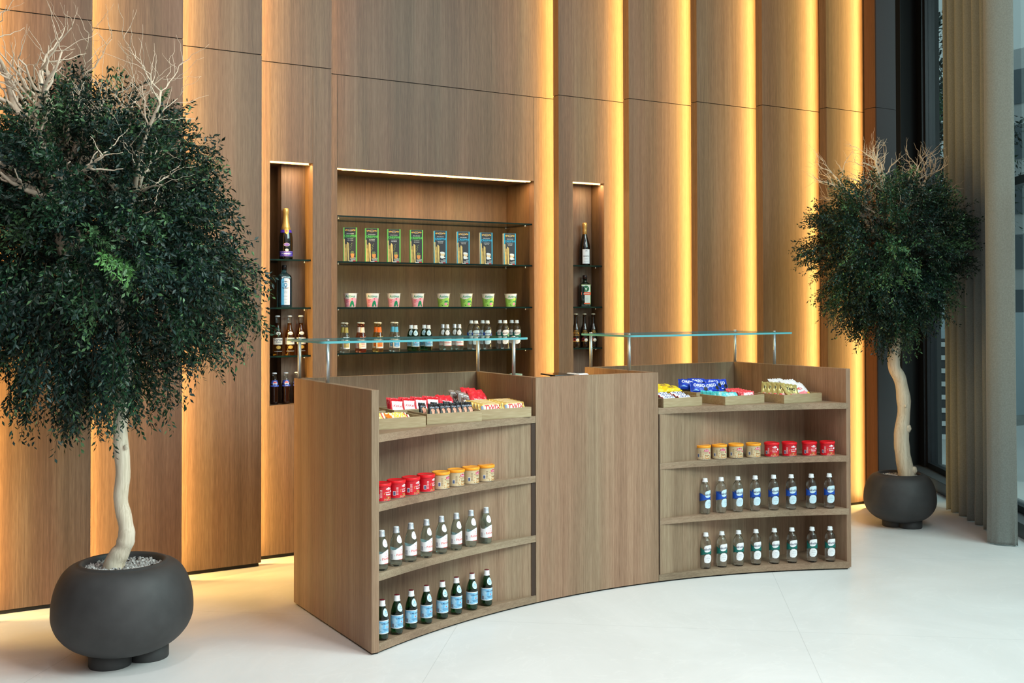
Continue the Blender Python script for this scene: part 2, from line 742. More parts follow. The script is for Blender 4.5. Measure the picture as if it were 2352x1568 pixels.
# LED lines: light tapes hidden behind the free edge of every panel
def tape(x, y, dx, e):
    a = area('wall_light_tape', (x, y, ZT / 2), (0, 0, 0), 0.015, ZT - 0.1, e, LEDC)
    z_ = -Vector((dx, 0.25, 0)).normalized()
    yv = Vector((0, 0, 1))
    a.rotation_euler = Matrix((yv.cross(z_), yv, z_)).transposed().to_euler()


for i in range(len(PANELS) - 1):
    x0, x1, y = PANELS[i]
    nx0, nx1, ny = PANELS[i + 1]
    if i < 6:
        tape(x1 - 0.035, ny - 0.072, 1, 36)
    else:
        tape(nx0 + 0.085, y - 0.072, -1, 32)
tape(4.885, 0.405 - 0.066, -1, 32)

LEDM = mat('warm_light_tape', srgb(255, 200, 110), 0.5, emit=(1.0, 0.66, 0.26, 1), estr=7)
for i, cat_l in ((5, 'short warm light strip under the top of the left narrow niche'),
                 (6, 'long warm light strip along the top of the wide shelf niche'),
                 (7, 'short warm light strip under the top of the right narrow niche')):
    hx0, hx1, hz0, hz1, yb = NICHES[i]
    yf = PANELS[i][2]
    t = thing('light_strip', cat_l, 'light strip', (hx0, yf + 0.02, hz1))
    mb = MB()
    mb.box(0.002, hx1 - hx0 - 0.02, 0, 0.012, -0.006, -0.0005)
    mb.build('diffuser', LEDM, t)
    mb = MB()
    mb.box(0.002, hx1 - hx0 - 0.012, 0.0125, 0.016, -0.010, -0.0005)
    area('niche_lamp', ((hx0 + hx1) / 2, yf + 0.026, hz1 - 0.009), (0.25, 0, 0), (hx1 - hx0) * 0.94, 0.008, 8 if i == 6 else 1.3, (1.0, 0.66, 0.32))
    mb.build('profile', mat('bronze_profile', srgb(120, 84, 44), 0.4, metal=0.6), t)

# corner column, dark pier and glazed facade
mb = MB()
for z0_, z1_ in ((0.012, ZJ - 0.0025), (ZJ + 0.0025, ZT)):
    mb.box(4.800, 4.812, 0.199, 0.306, z0_, z1_)
o = mb.build('trim_1', BROWN); o['kind'] = 'structure'
mb = MB()
for z0_, z1_ in ((0.0, ZJ - 0.0015), (ZJ + 0.0015, ZT)):
    mb.box(4.8122, 5.037, 0.198, 0.306, z0_, z1_)
    mb.box(4.98, 5.037, 0.306, 0.48, z0_, z1_)
mb.box(4.803, 5.03, 0.206, 0.30, ZJ - 0.0026, ZJ + 0.0026, 1)  # added strip, blocks light leaking through the column joint
o = mb.build('trim_2', [GREYCOL, BLACKGAP]); o['kind'] = 'structure'
mb = MB()
mb.box(5.0, 6.9, 1.30, 1.40, 0.0, ZT)
o = mb.build('wall_corner', BLACKGAP); o['kind'] = 'structure'
mb = MB()
mb.box(6.25, 6.80, 1.14, 1.29, 0.0, ZT)
o = mb.build('trim_3', CHAR, bevel=0.002); o['kind'] = 'structure'

# facade local frame: origin P0 on the floor, +u runs back along the glass, +v outwards
P0 = Vector((5.68, 0.24, 0))
DU = Vector((0.58, 0.815, 0)).normalized()
DN = Vector((DU.y, -DU.x, 0))
TF = Matrix((DU, DN, Vector((0, 0, 1)))).transposed().to_4x4()
TF.translation = P0
mb = MB()
mb.box(-7.0, 1.22, 0.0, 0.36, 0.0, 0.10, T=TF)
o = mb.build('baseboard_right', SILL, bevel=0.003); o['kind'] = 'structure'
win = bpy.data.objects.new('window_1', None)
COL.objects.link(win)
win['kind'] = 'structure'
mb = MB()
mb.box(-7.0, 0.98, 0.14, 0.20, 0.10, 0.15, T=TF)
mb.box(-7.0, 0.98, 0.13, 0.21, 2.44, 2.50, T=TF)
mb.box(1.02, 1.20, 0.12, 0.24, 0.10, ZT, T=TF)
mb.box(0.98, 1.02, 0.14, 0.20, 0.10, ZT, T=TF)
mb.box(-3.40, -3.32, 0.10, 0.24, 0.10, ZT, T=TF)
mb.box(-7.0, 0.98, 0.14, 0.20, ZT - 0.06, ZT, T=TF)
mb.build('window_frame', FRAME, win)
mb = MB()
mb.box(-7.0, 0.98, 0.166, 0.172, 0.15, 2.44, T=TF)
mb.box(-7.0, 0.98, 0.166, 0.172, 2.50, ZT - 0.06, T=TF)
mb.build('pane', WINPANE, win)

# ================================================================== THE COUNTER
HC = 1.2
T_ = 0.037
AC, AR = Vector((1.5445, -4.0434)), 3.389


def arc_y(x):
    return AC.y + math.sqrt(AR * AR - (x - AC.x) ** 2)


def arc_pts(x0, x1, n, inset=0.0):
    return [(x0 + (x1 - x0) * i / n, arc_y(x0 + (x1 - x0) * i / n) + inset) for i in range(n + 1)]


YB = -0.677         # back board of the lower shelves
SH = [(0.009, 0.046), (0.329, 0.364), (0.645, 0.680), (0.961, 0.996)]


def shelving(name, label, xl, xr, outer):
    """xl..xr outside faces; outer = 'L' or 'R' tells which end carries the tall side panel."""
    t = thing(name, label, 'shelving unit', (0, 0, 0))
    yF = -1.0135
    # outer side panel
    so = (xl, xl + T_) if outer == 'L' else (xr - T_, xr)
    mb = MB(); mb.box(so[0], so[1], yF, 0.0, 0.009, HC); mb.build('side_panel', OAKZ, t, bevel=0.001)
    # divider panel beside the till
    do = (xr, xr + T_) if outer == 'L' else (xl - T_, xl)
    yd = max(arc_y(do[0]), arc_y(do[1])) + 0.034
    mb = MB()
    mb.box(do[0], do[1], yd, 0.0, 0.009, HC)
    mb.build('divider_panel', OAKZ, t)
    xi0, xi1 = (so[1], do[0]) if outer == 'L' else (do[1], so[0])
    mb = MB(); mb.box(xi0, xi1, -T_, 0.0, 0.009, HC); mb.build('back_panel', OAKZ, t, bevel=0.001)
    xe0, xe1 = (xi0, xr - 0.0015) if outer == 'L' else (xl + 0.0015, xi1)
    sb0, sb1 = (xi0, xr - 0.002) if outer == 'L' else (xl + 0.002, xi1)
    mb = MB(); mb.box(sb0, sb1, YB, YB + 0.02, 0.046, 0.961); mb.build('shelf_back', OAKZ, t)
    mb = MB()
    if outer == 'L':
        mb.box(xr - 0.026, xr - 0.0022, YB - 0.004, YB - 0.0002, 0.0465, 0.9605)
    else:
        mb.box(xl + 0.0022, xl + 0.006, YB - 0.004, YB - 0.0002, 0.0465, 0.9605)
    mb.build('painted_shadow_gap', mat('gap_shade_brown', srgb(58, 42, 32), 0.7), t)  # solid dark strip, the shade of a narrow gap put into its colour
    for k, (z0, z1) in enumerate(SH):
        mb = MB()
        pts = arc_pts(xe0, xe1, 28)
        ybk = -T_ if k == 3 else YB
        back = [(xe1, ybk), (xe0, ybk)]
        mb.prism(pts + back, z0, z1)
        mb.build('base_shelf' if k == 0 else ('display_shelf' if k == 3 else 'shelf'), OAKX, t)
    mb = MB()
    ins = arc_pts(xi0, xi1, 28, 0.012)
    mb.prism(ins + [(xi1, -0.02), (xi0, -0.02)], 0.0, 0.009)
    mb.box(so[0] + (0.008 if outer == 'L' else 0), so[1] - (0.008 if outer == 'R' else 0), yF + 0.012, -0.02, 0, 0.009)
    mb.build('plinth', BLACKGAP, t)
    return t


XA, XB = 1.0945, 1.9305
shelving('shelving_unit', 'oak shelving unit forming the left wing of the counter, end panel towards the viewer', 0.0, XA, 'L')
shelving('shelving_unit', 'oak shelving unit forming the right wing of the counter, nearest the window', XB, 3.134, 'R')
till = thing('service_desk', 'plain oak service desk with curved blank front between the two shelving wings', 'desk', (0, 0, 0))
mb = MB()
front = arc_pts(XA + 0.0005, XB - 0.0005, 30)
back = [(x, y + 0.033) for x, y in reversed(front)]
mb.prism(front + back, 0.009, HC)
mb.build('front_panel', OAKZ, till)
mb = MB()
mb.prism(arc_pts(XA + T_ + 0.001, XB - T_ - 0.001, 20, 0.034) + [(XB - T_ - 0.001, -0.22), (XA + T_ + 0.001, -0.22)], 1.125, 1.150)
mb.build('desktop', OAKX, till)
mb = MB()
mb.prism([(x, y + 0.012) for x, y in arc_pts(XA + 0.005, XB - 0.005, 20)] + [(XB - .005, arc_y(XB) + .1), (XA + .005, arc_y(XA) + .1)], 0.0, 0.009)
mb.build('plinth', BLACKGAP, till)


def guard(label, x0, x1, posts):
    t = thing('glass_guard', label, 'glass guard', (0, 0, 0))
    # pane with rounded corners
    y0, y1, rr = -0.505, 0.015, 0.035
    pts = []
    for cx, cy, a0 in ((x1 - rr, y0 + rr, -PI / 2), (x1 - rr, y1 - rr, 0), (x0 + rr, y1 - rr, PI / 2), (x0 + rr, y0 + rr, PI)):
        for k in range(7):
            a = a0 + PI / 2 * k / 6
            pts.append((cx + rr * math.cos(a), cy + rr * math.sin(a)))
    mb = MB()
    mb.prism(pts, 1.398, 1.409, mi=0, top=0, mis=1)
    mb.build('pane', [PANE, EDGE_L], t)
    for px, py in posts:
        mb = MB()
        T = Matrix.Translation((px, py, 0))
        mb.lathe([(0.0098, HC), (0.0098, 1.398)], 18, 0, T)
        mb.lathe([(0.0098, 1.4092), (0.0098, 1.4150), (0.0085, 1.4165), (0, 1.4165)], 18, 0, T)
        mb.build('post', STEEL, t)
    return t


guard('clear glass guard on four steel posts above the left snack display', -0.042, 1.172, [(0.0175, -0.035), (0.0175, -0.437), (1.111, -0.03), (1.111, -0.432)])
guard('clear glass guard on four steel posts above the right snack display', 1.862, 3.19, [(1.915, -0.035), (1.915, -0.425), (3.1165, -0.03), (3.1165, -0.40)])

# ================================================================== NICHE GLASS SHELVES


def glass_shelf(label, x0, x1, y0, y1, z, clips):
    t = thing('glass_shelf', label, 'glass shelf', (x0, y0, z))
    mb = MB()
    mb.prism([(0, 0), (x1 - x0, 0), (x1 - x0, y1 - y0), (0, y1 - y0)], -0.010, 0.0, mi=0, top=0, mis=1)
    mb.build('pane', [PANE, EDGE_D], t)
    for cx, cy in clips:
        mb = MB()
        mb.cyl(0.006, -0.022, -0.0101, 12, T=Matrix.Translation((cx - x0, cy - y0, 0)))
        mb.box(cx - x0, x1 - x0 + 0.004 if cx > (x0 + x1) / 2 else cx - x0 - 0.012, cy - y0 - 0.002, cy - y0 + 0.002, -0.018, -0.014)
        mb.build('shelf_clip', CHROME, t)
    return t


SZ = [2.188, 1.882, 1.574, 1.268]
nm = ['top', 'second', 'third', 'lowest']
for k, z in enumerate(SZ):
    glass_shelf(['%s glass shelf of the wide niche, empty', '%s glass shelf of the wide niche, carrying tall snack boxes',
                 '%s glass shelf of the wide niche, carrying yogurt cups', '%s glass shelf of the wide niche, carrying drink bottles'][k] % nm[k],
                0.739, 2.281, 1.225, 1.597, z, [(0.77, 1.27), (0.77, 1.55), (2.25, 1.27), (2.25, 1.55)])
for k, z in enumerate(SZ[1:]):
    glass_shelf(['top glass shelf of the left narrow niche, under a champagne bottle', 'middle glass shelf of the left narrow niche, under a blue bottle',
                 'lowest glass shelf of the left narrow niche, under three beer bottles'][k], 0.231, 0.508, 1.09, 1.425, z,
                [(0.25, 1.14), (0.25, 1.37), (0.485, 1.14), (0.485, 1.37)])
    glass_shelf(['top glass shelf of the right narrow niche, under a dark wine bottle', 'middle glass shelf of the right narrow niche, under a square bottle',
                 'lowest glass shelf of the right narrow niche, under three brown bottles'][k], 2.527, 2.803, 1.07, 1.405, z,
                [(2.55, 1.12), (2.55, 1.35), (2.78, 1.12), (2.78, 1.35)])
#@@OBJECTS@@

# ================================================================== GOODS
def liquid(name, col, rough=0.0, ior=1.2):
    m = mat(name, col, rough, trans=1.0, ior=ior, spec=0.5, coat=0.8)
    return m


G_CLEAR = liquid('clear_bottle_glass', srgb(236, 244, 244))
G_AQUA = liquid('pale_aqua_glass', srgb(206, 232, 232))
G_GREEN = liquid('green_bottle_glass', srgb(20, 104, 56), ior=1.25)
G_ORANGE = liquid('orange_soda', srgb(246, 120, 44))
G_YELLOW = liquid('yellow_soda', srgb(250, 206, 120))
G_PINK = liquid('pink_soda', srgb(250, 150, 110))
G_BEER = liquid('amber_beer', srgb(214, 130, 30))
G_BLUE = liquid('blue_gin_glass', srgb(110, 205, 245))
G_DARK = mat('very_dark_bottle_glass', srgb(12, 14, 14), 0.06, spec=0.8)
G_COLA = mat('cola_in_glass', srgb(30, 10, 8), 0.05, spec=0.8)
G_BROWN = mat('dark_brown_bottle_glass', srgb(26, 16, 10), 0.06, spec=0.8)
C_WHITE = mat('white_paper', srgb(238, 240, 244), 0.5)
C_CAPW = mat('white_plastic_cap', srgb(226, 230, 234), 0.35)
C_CAPG = mat('silver_cap', srgb(196, 202, 210), 0.3, metal=0.4)
C_MAROON = mat('maroon_cap_top', srgb(104, 24, 36), 0.4)
C_NAVY = mat('navy_ink', srgb(22, 34, 84), 0.5)
C_RED = mat('red_ink', srgb(214, 40, 52), 0.5)
C_CORAL = mat('coral_ink', srgb(228, 96, 88), 0.5)
C_GREY = mat('grey_ink', srgb(128, 134, 150), 0.5)
C_LBLUE = mat('light_blue_paper', srgb(196, 228, 242), 0.5)
C_BLACK = mat('black_ink', srgb(24, 24, 28), 0.5)
C_GOLD = mat('gold_foil', srgb(214, 170, 84), 0.35, metal=0.6)
C_BLUE = mat('strong_blue_film', srgb(24, 78, 178), 0.4)
C_TEAL = mat('deep_teal_film', srgb(10, 108, 100), 0.4)
C_SKY = mottled('sky_blue_label', srgb(98, 176, 222), srgb(176, 216, 238), 55, 0.5, space='obj')
C_PALEBLUE = mat('pale_blue_film', srgb(200, 226, 238), 0.4)

BODY = [(0.0, 0.0), (0.022, 0.0), (0.026, 0.002), (0.0285, 0.008), (0.029, 0.016), (0.029, 0.092), (0.0282, 0.102), (0.0262, 0.114), (0.0225, 0.128), (0.0175, 0.142), (0.0135, 0.152), (0.0128, 0.157)]


def face_arc(x, y):
    """rotation that turns an object's front (-Y) to the centre of the counter's curve"""
    d = Vector((AC.x - x, AC.y - y))
    return math.atan2(d.x, -d.y)


def mineral_bottle(name, glass, capm, captop, kind):
    t = thing(name, 'x', 'bottle')
    mb = MB(); mb.lathe(BODY, 28, 0); mb.build('bottle_body', glass, t)
    mb = MB()
    mb.lathe([(0.0145, 0.1535), (0.0162, 0.1545), (0.0162, 0.1575), (0.0142, 0.160), (0.0136, 0.178), (0.0130, 0.1802)], 24, 0)
    mb.lathe([(0.0129, 0.1803), (0.0118, 0.1822), (0.0, 0.1826)], 24, 1)
    mb.build('cap', [capm, captop], t)
    f = lathe_map(BODY, 0.0005)
    f2 = lathe_map(BODY, 0.0009)
    if kind == 'sparkling':
        mb = MB()
        decal(mb, rect(-0.085, 0.085, 0.0325, 0.0915), f, 0, 0.006)
        decal(mb, rect(-0.085, 0.085, 0.0315, 0.0345), f2, 1, 0.006)
        decal(mb, rect(-0.085, 0.085, 0.0895, 0.0925), f2, 1, 0.006)
        decal(mb, text_polys('S.PELLEGRINO', 0.0095, 0.012), f2, 2, 0.004, (0.003, 0.077))
        star = [(0.0048 * (1 if k % 2 == 0 else 0.42) * math.sin(k * PI / 5), 0.061 + 0.0048 * (1 if k % 2 == 0 else 0.42) * math.cos(k * PI / 5)) for k in range(10)]
        decal(mb, star, f2, 3, 0.01)
        decal(mb, text_polys('SPARKLING NATURAL', 0.0042, 0.01), f2, 2, 0.004, (0.0, 0.051))
        decal(mb, text_polys('MINERAL WATER', 0.0042, 0.01), f2, 2, 0.004, (0.0, 0.045))
        decal(mb, rect(-0.052, -0.038, 0.036, 0.053), f2, 4, 0.006)
        decal(mb, text_polys('v', 0.008, 0.02), f2, 2, 0.006, (-0.031, 0.043))
        mb.build('label', [C_SKY, C_WHITE, C_NAVY, C_RED, C_GREY], t)
        mb = MB()
        decal(mb, [(0.0158 * math.cos(a_) * (1.0 - 0.22 * math.sin(a_)), 0.1255 + 0.0185 * math.sin(a_)) for a_ in [k_ * PI / 12 for k_ in range(24)]], f, 0, 0.004)
        decal(mb, text_polys('S.PELLEGRINO', 0.0036, 0.01), f2, 1, 0.006, (0, 0.121))
        decal(mb, poly_ellipse(0, 0.129, 0.005, 0.004, 10), f2, 2, 0.006)
        mb.build('neck_label', [C_LBLUE, C_NAVY, C_SKY], t)
    else:
        mb = MB()
        up = [(0.085 * s, 0.083 + 0.009 * math.sin(s * 5.2 + 0.9) + 0.003) for s in [i / 20 for i in range(20, -21, -1)]]
        decal(mb, [(-0.085, 0.0325), (0.085, 0.0325)] + up, f, 0, 0.006)
        decal(mb, text_polys('PANNA', 0.0155, 0.012), f2, 1, 0.004, (0.003, 0.054))
        decal(mb, text_polys('ACQUA', 0.006, 0.006), f2, 1, 0.005, (0.003, 0.066))
        decal(mb, poly_ellipse(0.002, 0.0765, 0.0028, 0.0042, 4), f2, 1, 0.01)
        decal(mb, rect(-0.012, 0.05, 0.0315, 0.0340), f2, 1, 0.006)
        for k in range(6):
            decal(mb, rect(-0.054, -0.041, 0.037 + k * 0.0036, 0.039 + k * 0.0036), f2, 2, 0.006)
        decal(mb, text_polys('v', 0.008, 0.02), f2, 2, 0.006, (-0.031, 0.052))
        mb.build('label', [C_WHITE, C_CORAL, C_GREY], t)
        mb = MB()
        decal(mb, [(0.0158 * math.cos(a_) * (1.0 - 0.22 * math.sin(a_)), 0.1255 + 0.0185 * math.sin(a_)) for a_ in [k_ * PI / 12 for k_ in range(24)]], f, 0, 0.004)
        decal(mb, text_polys('1564', 0.006, 0.006), f2, 1, 0.006, (0, 0.125))
        mb.build('neck_label', [C_WHITE, C_GREY], t)
    return t


AKV = [(0.0, 0.0), (0.026, 0.0), (0.029, 0.003), (0.0302, 0.009), (0.0308, 0.03), (0.0308, 0.13), (0.0304, 0.142), (0.0288, 0.153), (0.0255, 0.1635), (0.0200, 0.1725), (0.0145, 0.1780), (0.0122, 0.183), (0.0118, 0.190)]


def still_bottle(name, band, front_rot=0.0):
    t = thing(name, 'x', 'bottle')
    mb = MB(); mb.lathe(AKV, 28, 0); mb.build('bottle_body', G_CLEAR, t)
    mb = MB()
    mb.lathe([(0.0150, 0.1855), (0.0168, 0.1865), (0.0168, 0.1895), (0.0146, 0.1925), (0.0140, 0.2055), (0.0125, 0.2072), (0, 0.2075)], 24, 0)
    mb.build('cap', C_CAPW, t)
    f = lathe_map(AKV, 0.0005)
    f2 = lathe_map(AKV, 0.0010)
    f3 = lathe_map(AKV, 0.0014)
    mb = MB()
    lo = [(0.094 * s, 0.0905 - 0.024 * abs(s) ** 1.0 - 0.0) for s in [i / 16 for i in range(-16, 17)]]
    hi = [(0.094 * s, 0.098 + 0.022 * min(1, abs(s) * 2.0)) for s in [i / 16 for i in range(16, -17, -1)]]
    decal(mb, lo + hi, f, 0, 0.006)
    blob1 = [(-0.0235, 0.104), (-0.019, 0.0985), (-0.008, 0.097), (0.006, 0.100), (0.018, 0.1075), (0.0255, 0.117), (0.027, 0.131), (0.022, 0.1385), (0.005, 0.139), (-0.012, 0.137), (-0.022, 0.132), (-0.0255, 0.122)]
    decal(mb, blob1, f2, 1, 0.005)
    blob2 = [(-0.024, 0.040), (-0.012, 0.0355), (0.004, 0.036), (0.017, 0.043), (0.0245, 0.055), (0.024, 0.069), (0.016, 0.080), (0.002, 0.0865), (-0.013, 0.0855), (-0.023, 0.075), (-0.0265, 0.058)]
    decal(mb, blob2, f2, 1, 0.005)
    decal(mb, text_polys('akvil\u0117', 0.0190, 0.012), f3, 2, 0.004, (-0.002, 0.1145))
    for k, (tx, sz, zz) in enumerate((('NATURAL', 0.0042, 0.071), ('mineral water', 0.0048, 0.062), ('0.33 l', 0.0048, 0.050))):
        decal(mb, text_polys(tx, sz, 0.012), f3, 3, 0.006, (0.0, zz))
    mb.build('label', [band, C_PALEBLUE if band is C_BLUE else C_WHITE, C_NAVY, C_GREY], t)
    return t


# --- rows on the counter shelves: (x positions follow the curve of the shelf edge)
XS_L = [0.081, 0.176, 0.272, 0.372, 0.473, 0.574, 0.676, 0.780]
XS_R = [2.262, 2.365, 2.470, 2.578, 2.690, 2.795, 2.912, 3.014]
PL_SP = Placer(mineral_bottle('water_bottle', G_GREEN, C_CAPW, C_MAROON, 'sparkling'))
PL_PA = Placer(mineral_bottle('water_bottle', G_AQUA, C_CAPG, C_CAPW, 'panna'))
PL_AB = Placer(still_bottle('water_bottle', C_BLUE))
PL_AG = Placer(still_bottle('water_bottle', C_TEAL))
for i in range(8):
    x = XS_L[i]
    y = arc_y(x) + 0.034
    a = face_arc(x, y)
    PL_SP.put((x + rnd.uniform(-.003, .003), y, 0.046), a + rnd.uniform(-.05, .05), 'green sparkling water bottle on the lowest left shelf, ' + ORD[i], 'green water bottles on the lowest left shelf')
    PL_PA.put((x + rnd.uniform(-.003, .003) - 0.002, y + 0.004, 0.364), a + rnd.uniform(-.04, .04), 'clear water bottle with white wavy label on the left wing, ' + ORD[i], 'clear water bottles on the left wing')
    x = XS_R[i]
    y = arc_y(x) + 0.036
    a = face_arc(x, y)
    PL_AB.put((x, y, 0.364), a + (0.35 if i < 2 else 0.1) * (1 if i != 1 else 1.2) - 0.04, 'clear water bottle with blue banded label on the right wing, ' + ORD[i], 'blue-banded water bottles on the right wing')
    PL_AG.put((x + 0.004, y, 0.046), a + rnd.uniform(-.08, .06), 'clear water bottle with green banded label on the right wing, ' + ORD[i], 'green-banded water bottles on the right wing')

# --- nut tins
CANP = [(0.0, 0.0), (0.040, 0.0), (0.0425, 0.0015), (0.0432, 0.004), (0.0424, 0.0065), (0.0424, 0.068), (0.0432, 0.0695)]
NUT = mat('roasted_nut', srgb(206, 140, 78), 0.5)
NUT_D = mat('shelled_nut', srgb(150, 116, 62), 0.5)
TIN_RED = mat('red_tin_print', srgb(206, 22, 40), 0.35)
TIN_BEIGE = mat('beige_tin_print', srgb(206, 186, 150), 0.4)
LID_RED = mat('red_plastic_lid', srgb(222, 20, 34), 0.35)
LID_ORANGE = mat('orange_plastic_lid', srgb(246, 160, 40), 0.35)
TIN_METAL = mat('tin_rim_metal', srgb(220, 220, 222), 0.25, metal=0.9)
MAGENTA = mat('magenta_ink', srgb(204, 30, 90), 0.5)


def nut_tin(red):
    t = thing('nut_tin', 'x', 'tin')
    mb = MB()
    mb.lathe(CANP, 36, 0, mif=lambda z: 0 if z > 0.004 else 1)
    mb.build('tin_body', [TIN_RED if red else TIN_BEIGE, TIN_METAL], t)
    mb = MB()
    mb.lathe([(0.0440, 0.0700), (0.0452, 0.0715), (0.0455, 0.0805), (0.0440, 0.0835), (0.0405, 0.0845), (0.0395, 0.0832), (0.0, 0.0832)], 36, 0)
    mb.build('lid', LID_RED if red else LID_ORANGE, t)
    f = lathe_map(CANP, 0.0005)
    f2 = lathe_map(CANP, 0.0009)
    f3 = lathe_map(CANP, 0.0012)
    mb = MB()
    rg = random.Random(3 if red else 4)
    if red:
        decal(mb, poly_ellipse(0.004, 0.058, 0.016, 0.0055, 14), f, 1, 0.006)
        decal(mb, poly_ellipse(0.004, 0.0625, 0.005, 0.0035, 10), f, 1, 0.006)
        decal(mb, text_polys('Estrella', 0.0088, 0.012), f2, 0, 0.005, (0.004, 0.057))
        decal(mb, text_polys('ROASTED', 0.0058, 0.015), f, 1, 0.006, (-0.001, 0.0425))
        decal(mb, text_polys('Peanuts', 0.0100, 0.02), f, 1, 0.005, (0.004, 0.033))
        decal(mb, poly_ellipse(0.024, 0.045, 0.007, 0.0065, 6), f, 1, 0.006)
        decal(mb, text_polys('NET WEIGHT 140 g', 0.0035, 0.01), f, 1, 0.006, (-0.004, 0.010))
    else:
        decal(mb, [(-0.012, 0.049), (0.017, 0.049), (0.019, 0.060), (-0.014, 0.060)], f, 1, 0.006)
        decal(mb, text_polys('Estrella', 0.0082, 0.014), f2, 4, 0.005, (0.0025, 0.0545))
        decal(mb, poly_ellipse(0.002, 0.0615, 0.0035, 0.003, 8), f, 1, 0.006)
        decal(mb, text_polys('ROASTED', 0.0052, 0.012), f, 5, 0.006, (-0.002, 0.0425))
        decal(mb, text_polys('with salt', 0.0045, 0.01), f, 5, 0.006, (-0.002, 0.037))
        decal(mb, text_polys('Peanuts', 0.0096, 0.014), f, 5, 0.005, (0.006, 0.0275))
        decal(mb, poly_ellipse(0.023, 0.041, 0.0055, 0.005, 8), f, 1, 0.006)
    for k in range(26):
        cx = rg.uniform(-0.024, 0.030)
        cz = 0.0075 + rg.random() ** 1.6 * 0.018 if cx > -0.012 else 0.008 + rg.random() * 0.044
        if cx <= -0.012 and rg.random() < 0.4:
            cx = -0.022 + rg.uniform(-.004, .004)
        decal(mb, poly_ellipse(cx, cz, rg.uniform(0.0026, 0.0036), rg.uniform(0.0018, 0.0026), 8, rg.uniform(0, 3)), f2 if k % 2 else f3, 2 if k % 3 else 3, 0.02)
    # barcode block round the side
    decal(mb, rect(-0.056, -0.043, 0.016, 0.036), f, 4 if red else 4, 0.006)
    decal(mb, rect(-0.0545, -0.0445, 0.018, 0.034), f2, 6, 0.006)
    for k in range(7):
        decal(mb, rect(-0.040, -0.030, 0.020 + k * 0.0055, 0.0215 + k * 0.0055), f, 1 if red else 5, 0.006)
        decal(mb, rect(0.050, 0.060, 0.014 + k * 0.0065, 0.0155 + k * 0.0065), f, 1 if red else 5, 0.006)
    mb.build('label', [TIN_RED, C_WHITE if red else MAGENTA, NUT, NUT_D, C_WHITE, mat('brown_ink', srgb(110, 80, 60), 0.5), mat('barcode_ink', srgb(84, 100, 140), 0.5)], t)
    return t


PL_TR = Placer(nut_tin(True))
PL_TB = Placer(nut_tin(False))
for i in range(8):
    x = XS_L[i] + 0.006
    y = arc_y(x) + 0.052
    red = i < 4
    pl = PL_TR if red else PL_TB
    pl.put((x, y, 0.680), face_arc(x, y) + [-.1, .1, .05, .25, .18, .12, .2, .2][i] + .0, ('red nut tin with red lid on the left wing shelf, ' if red else 'beige nut tin with orange lid on the left wing shelf, ') + ['leftmost', 'second from the end panel', 'third red one', 'beside the first beige tin', 'beside the last red tin', 'second of the beige ones', 'third of the beige ones', 'farthest right'][i],
           'red nut tins on the left wing' if red else 'beige nut tins on the left wing')
    x = XS_R[i] + 0.0
    y = arc_y(x) + 0.050
    red = i > 3
    pl = PL_TR if red else PL_TB
    pl.put((x, y, 0.680), face_arc(x, y) + [-.05, -.02, 0, .15, -.05, .12, .16, .14][i], ('red nut tin with red lid on the right wing shelf, ' if red else 'beige nut tin with orange lid on the right wing shelf, ') + ['farthest left', 'second of the beige ones', 'third of the beige ones', 'beside the first red tin', 'beside the last beige tin', 'second of the red ones', 'third of the red ones', 'farthest right'][i],
           'red nut tins on the right wing' if red else 'beige nut tins on the right wing')

# --- breadstick boxes
SLATE = mat('slate_card', srgb(52, 54, 62), 0.45)


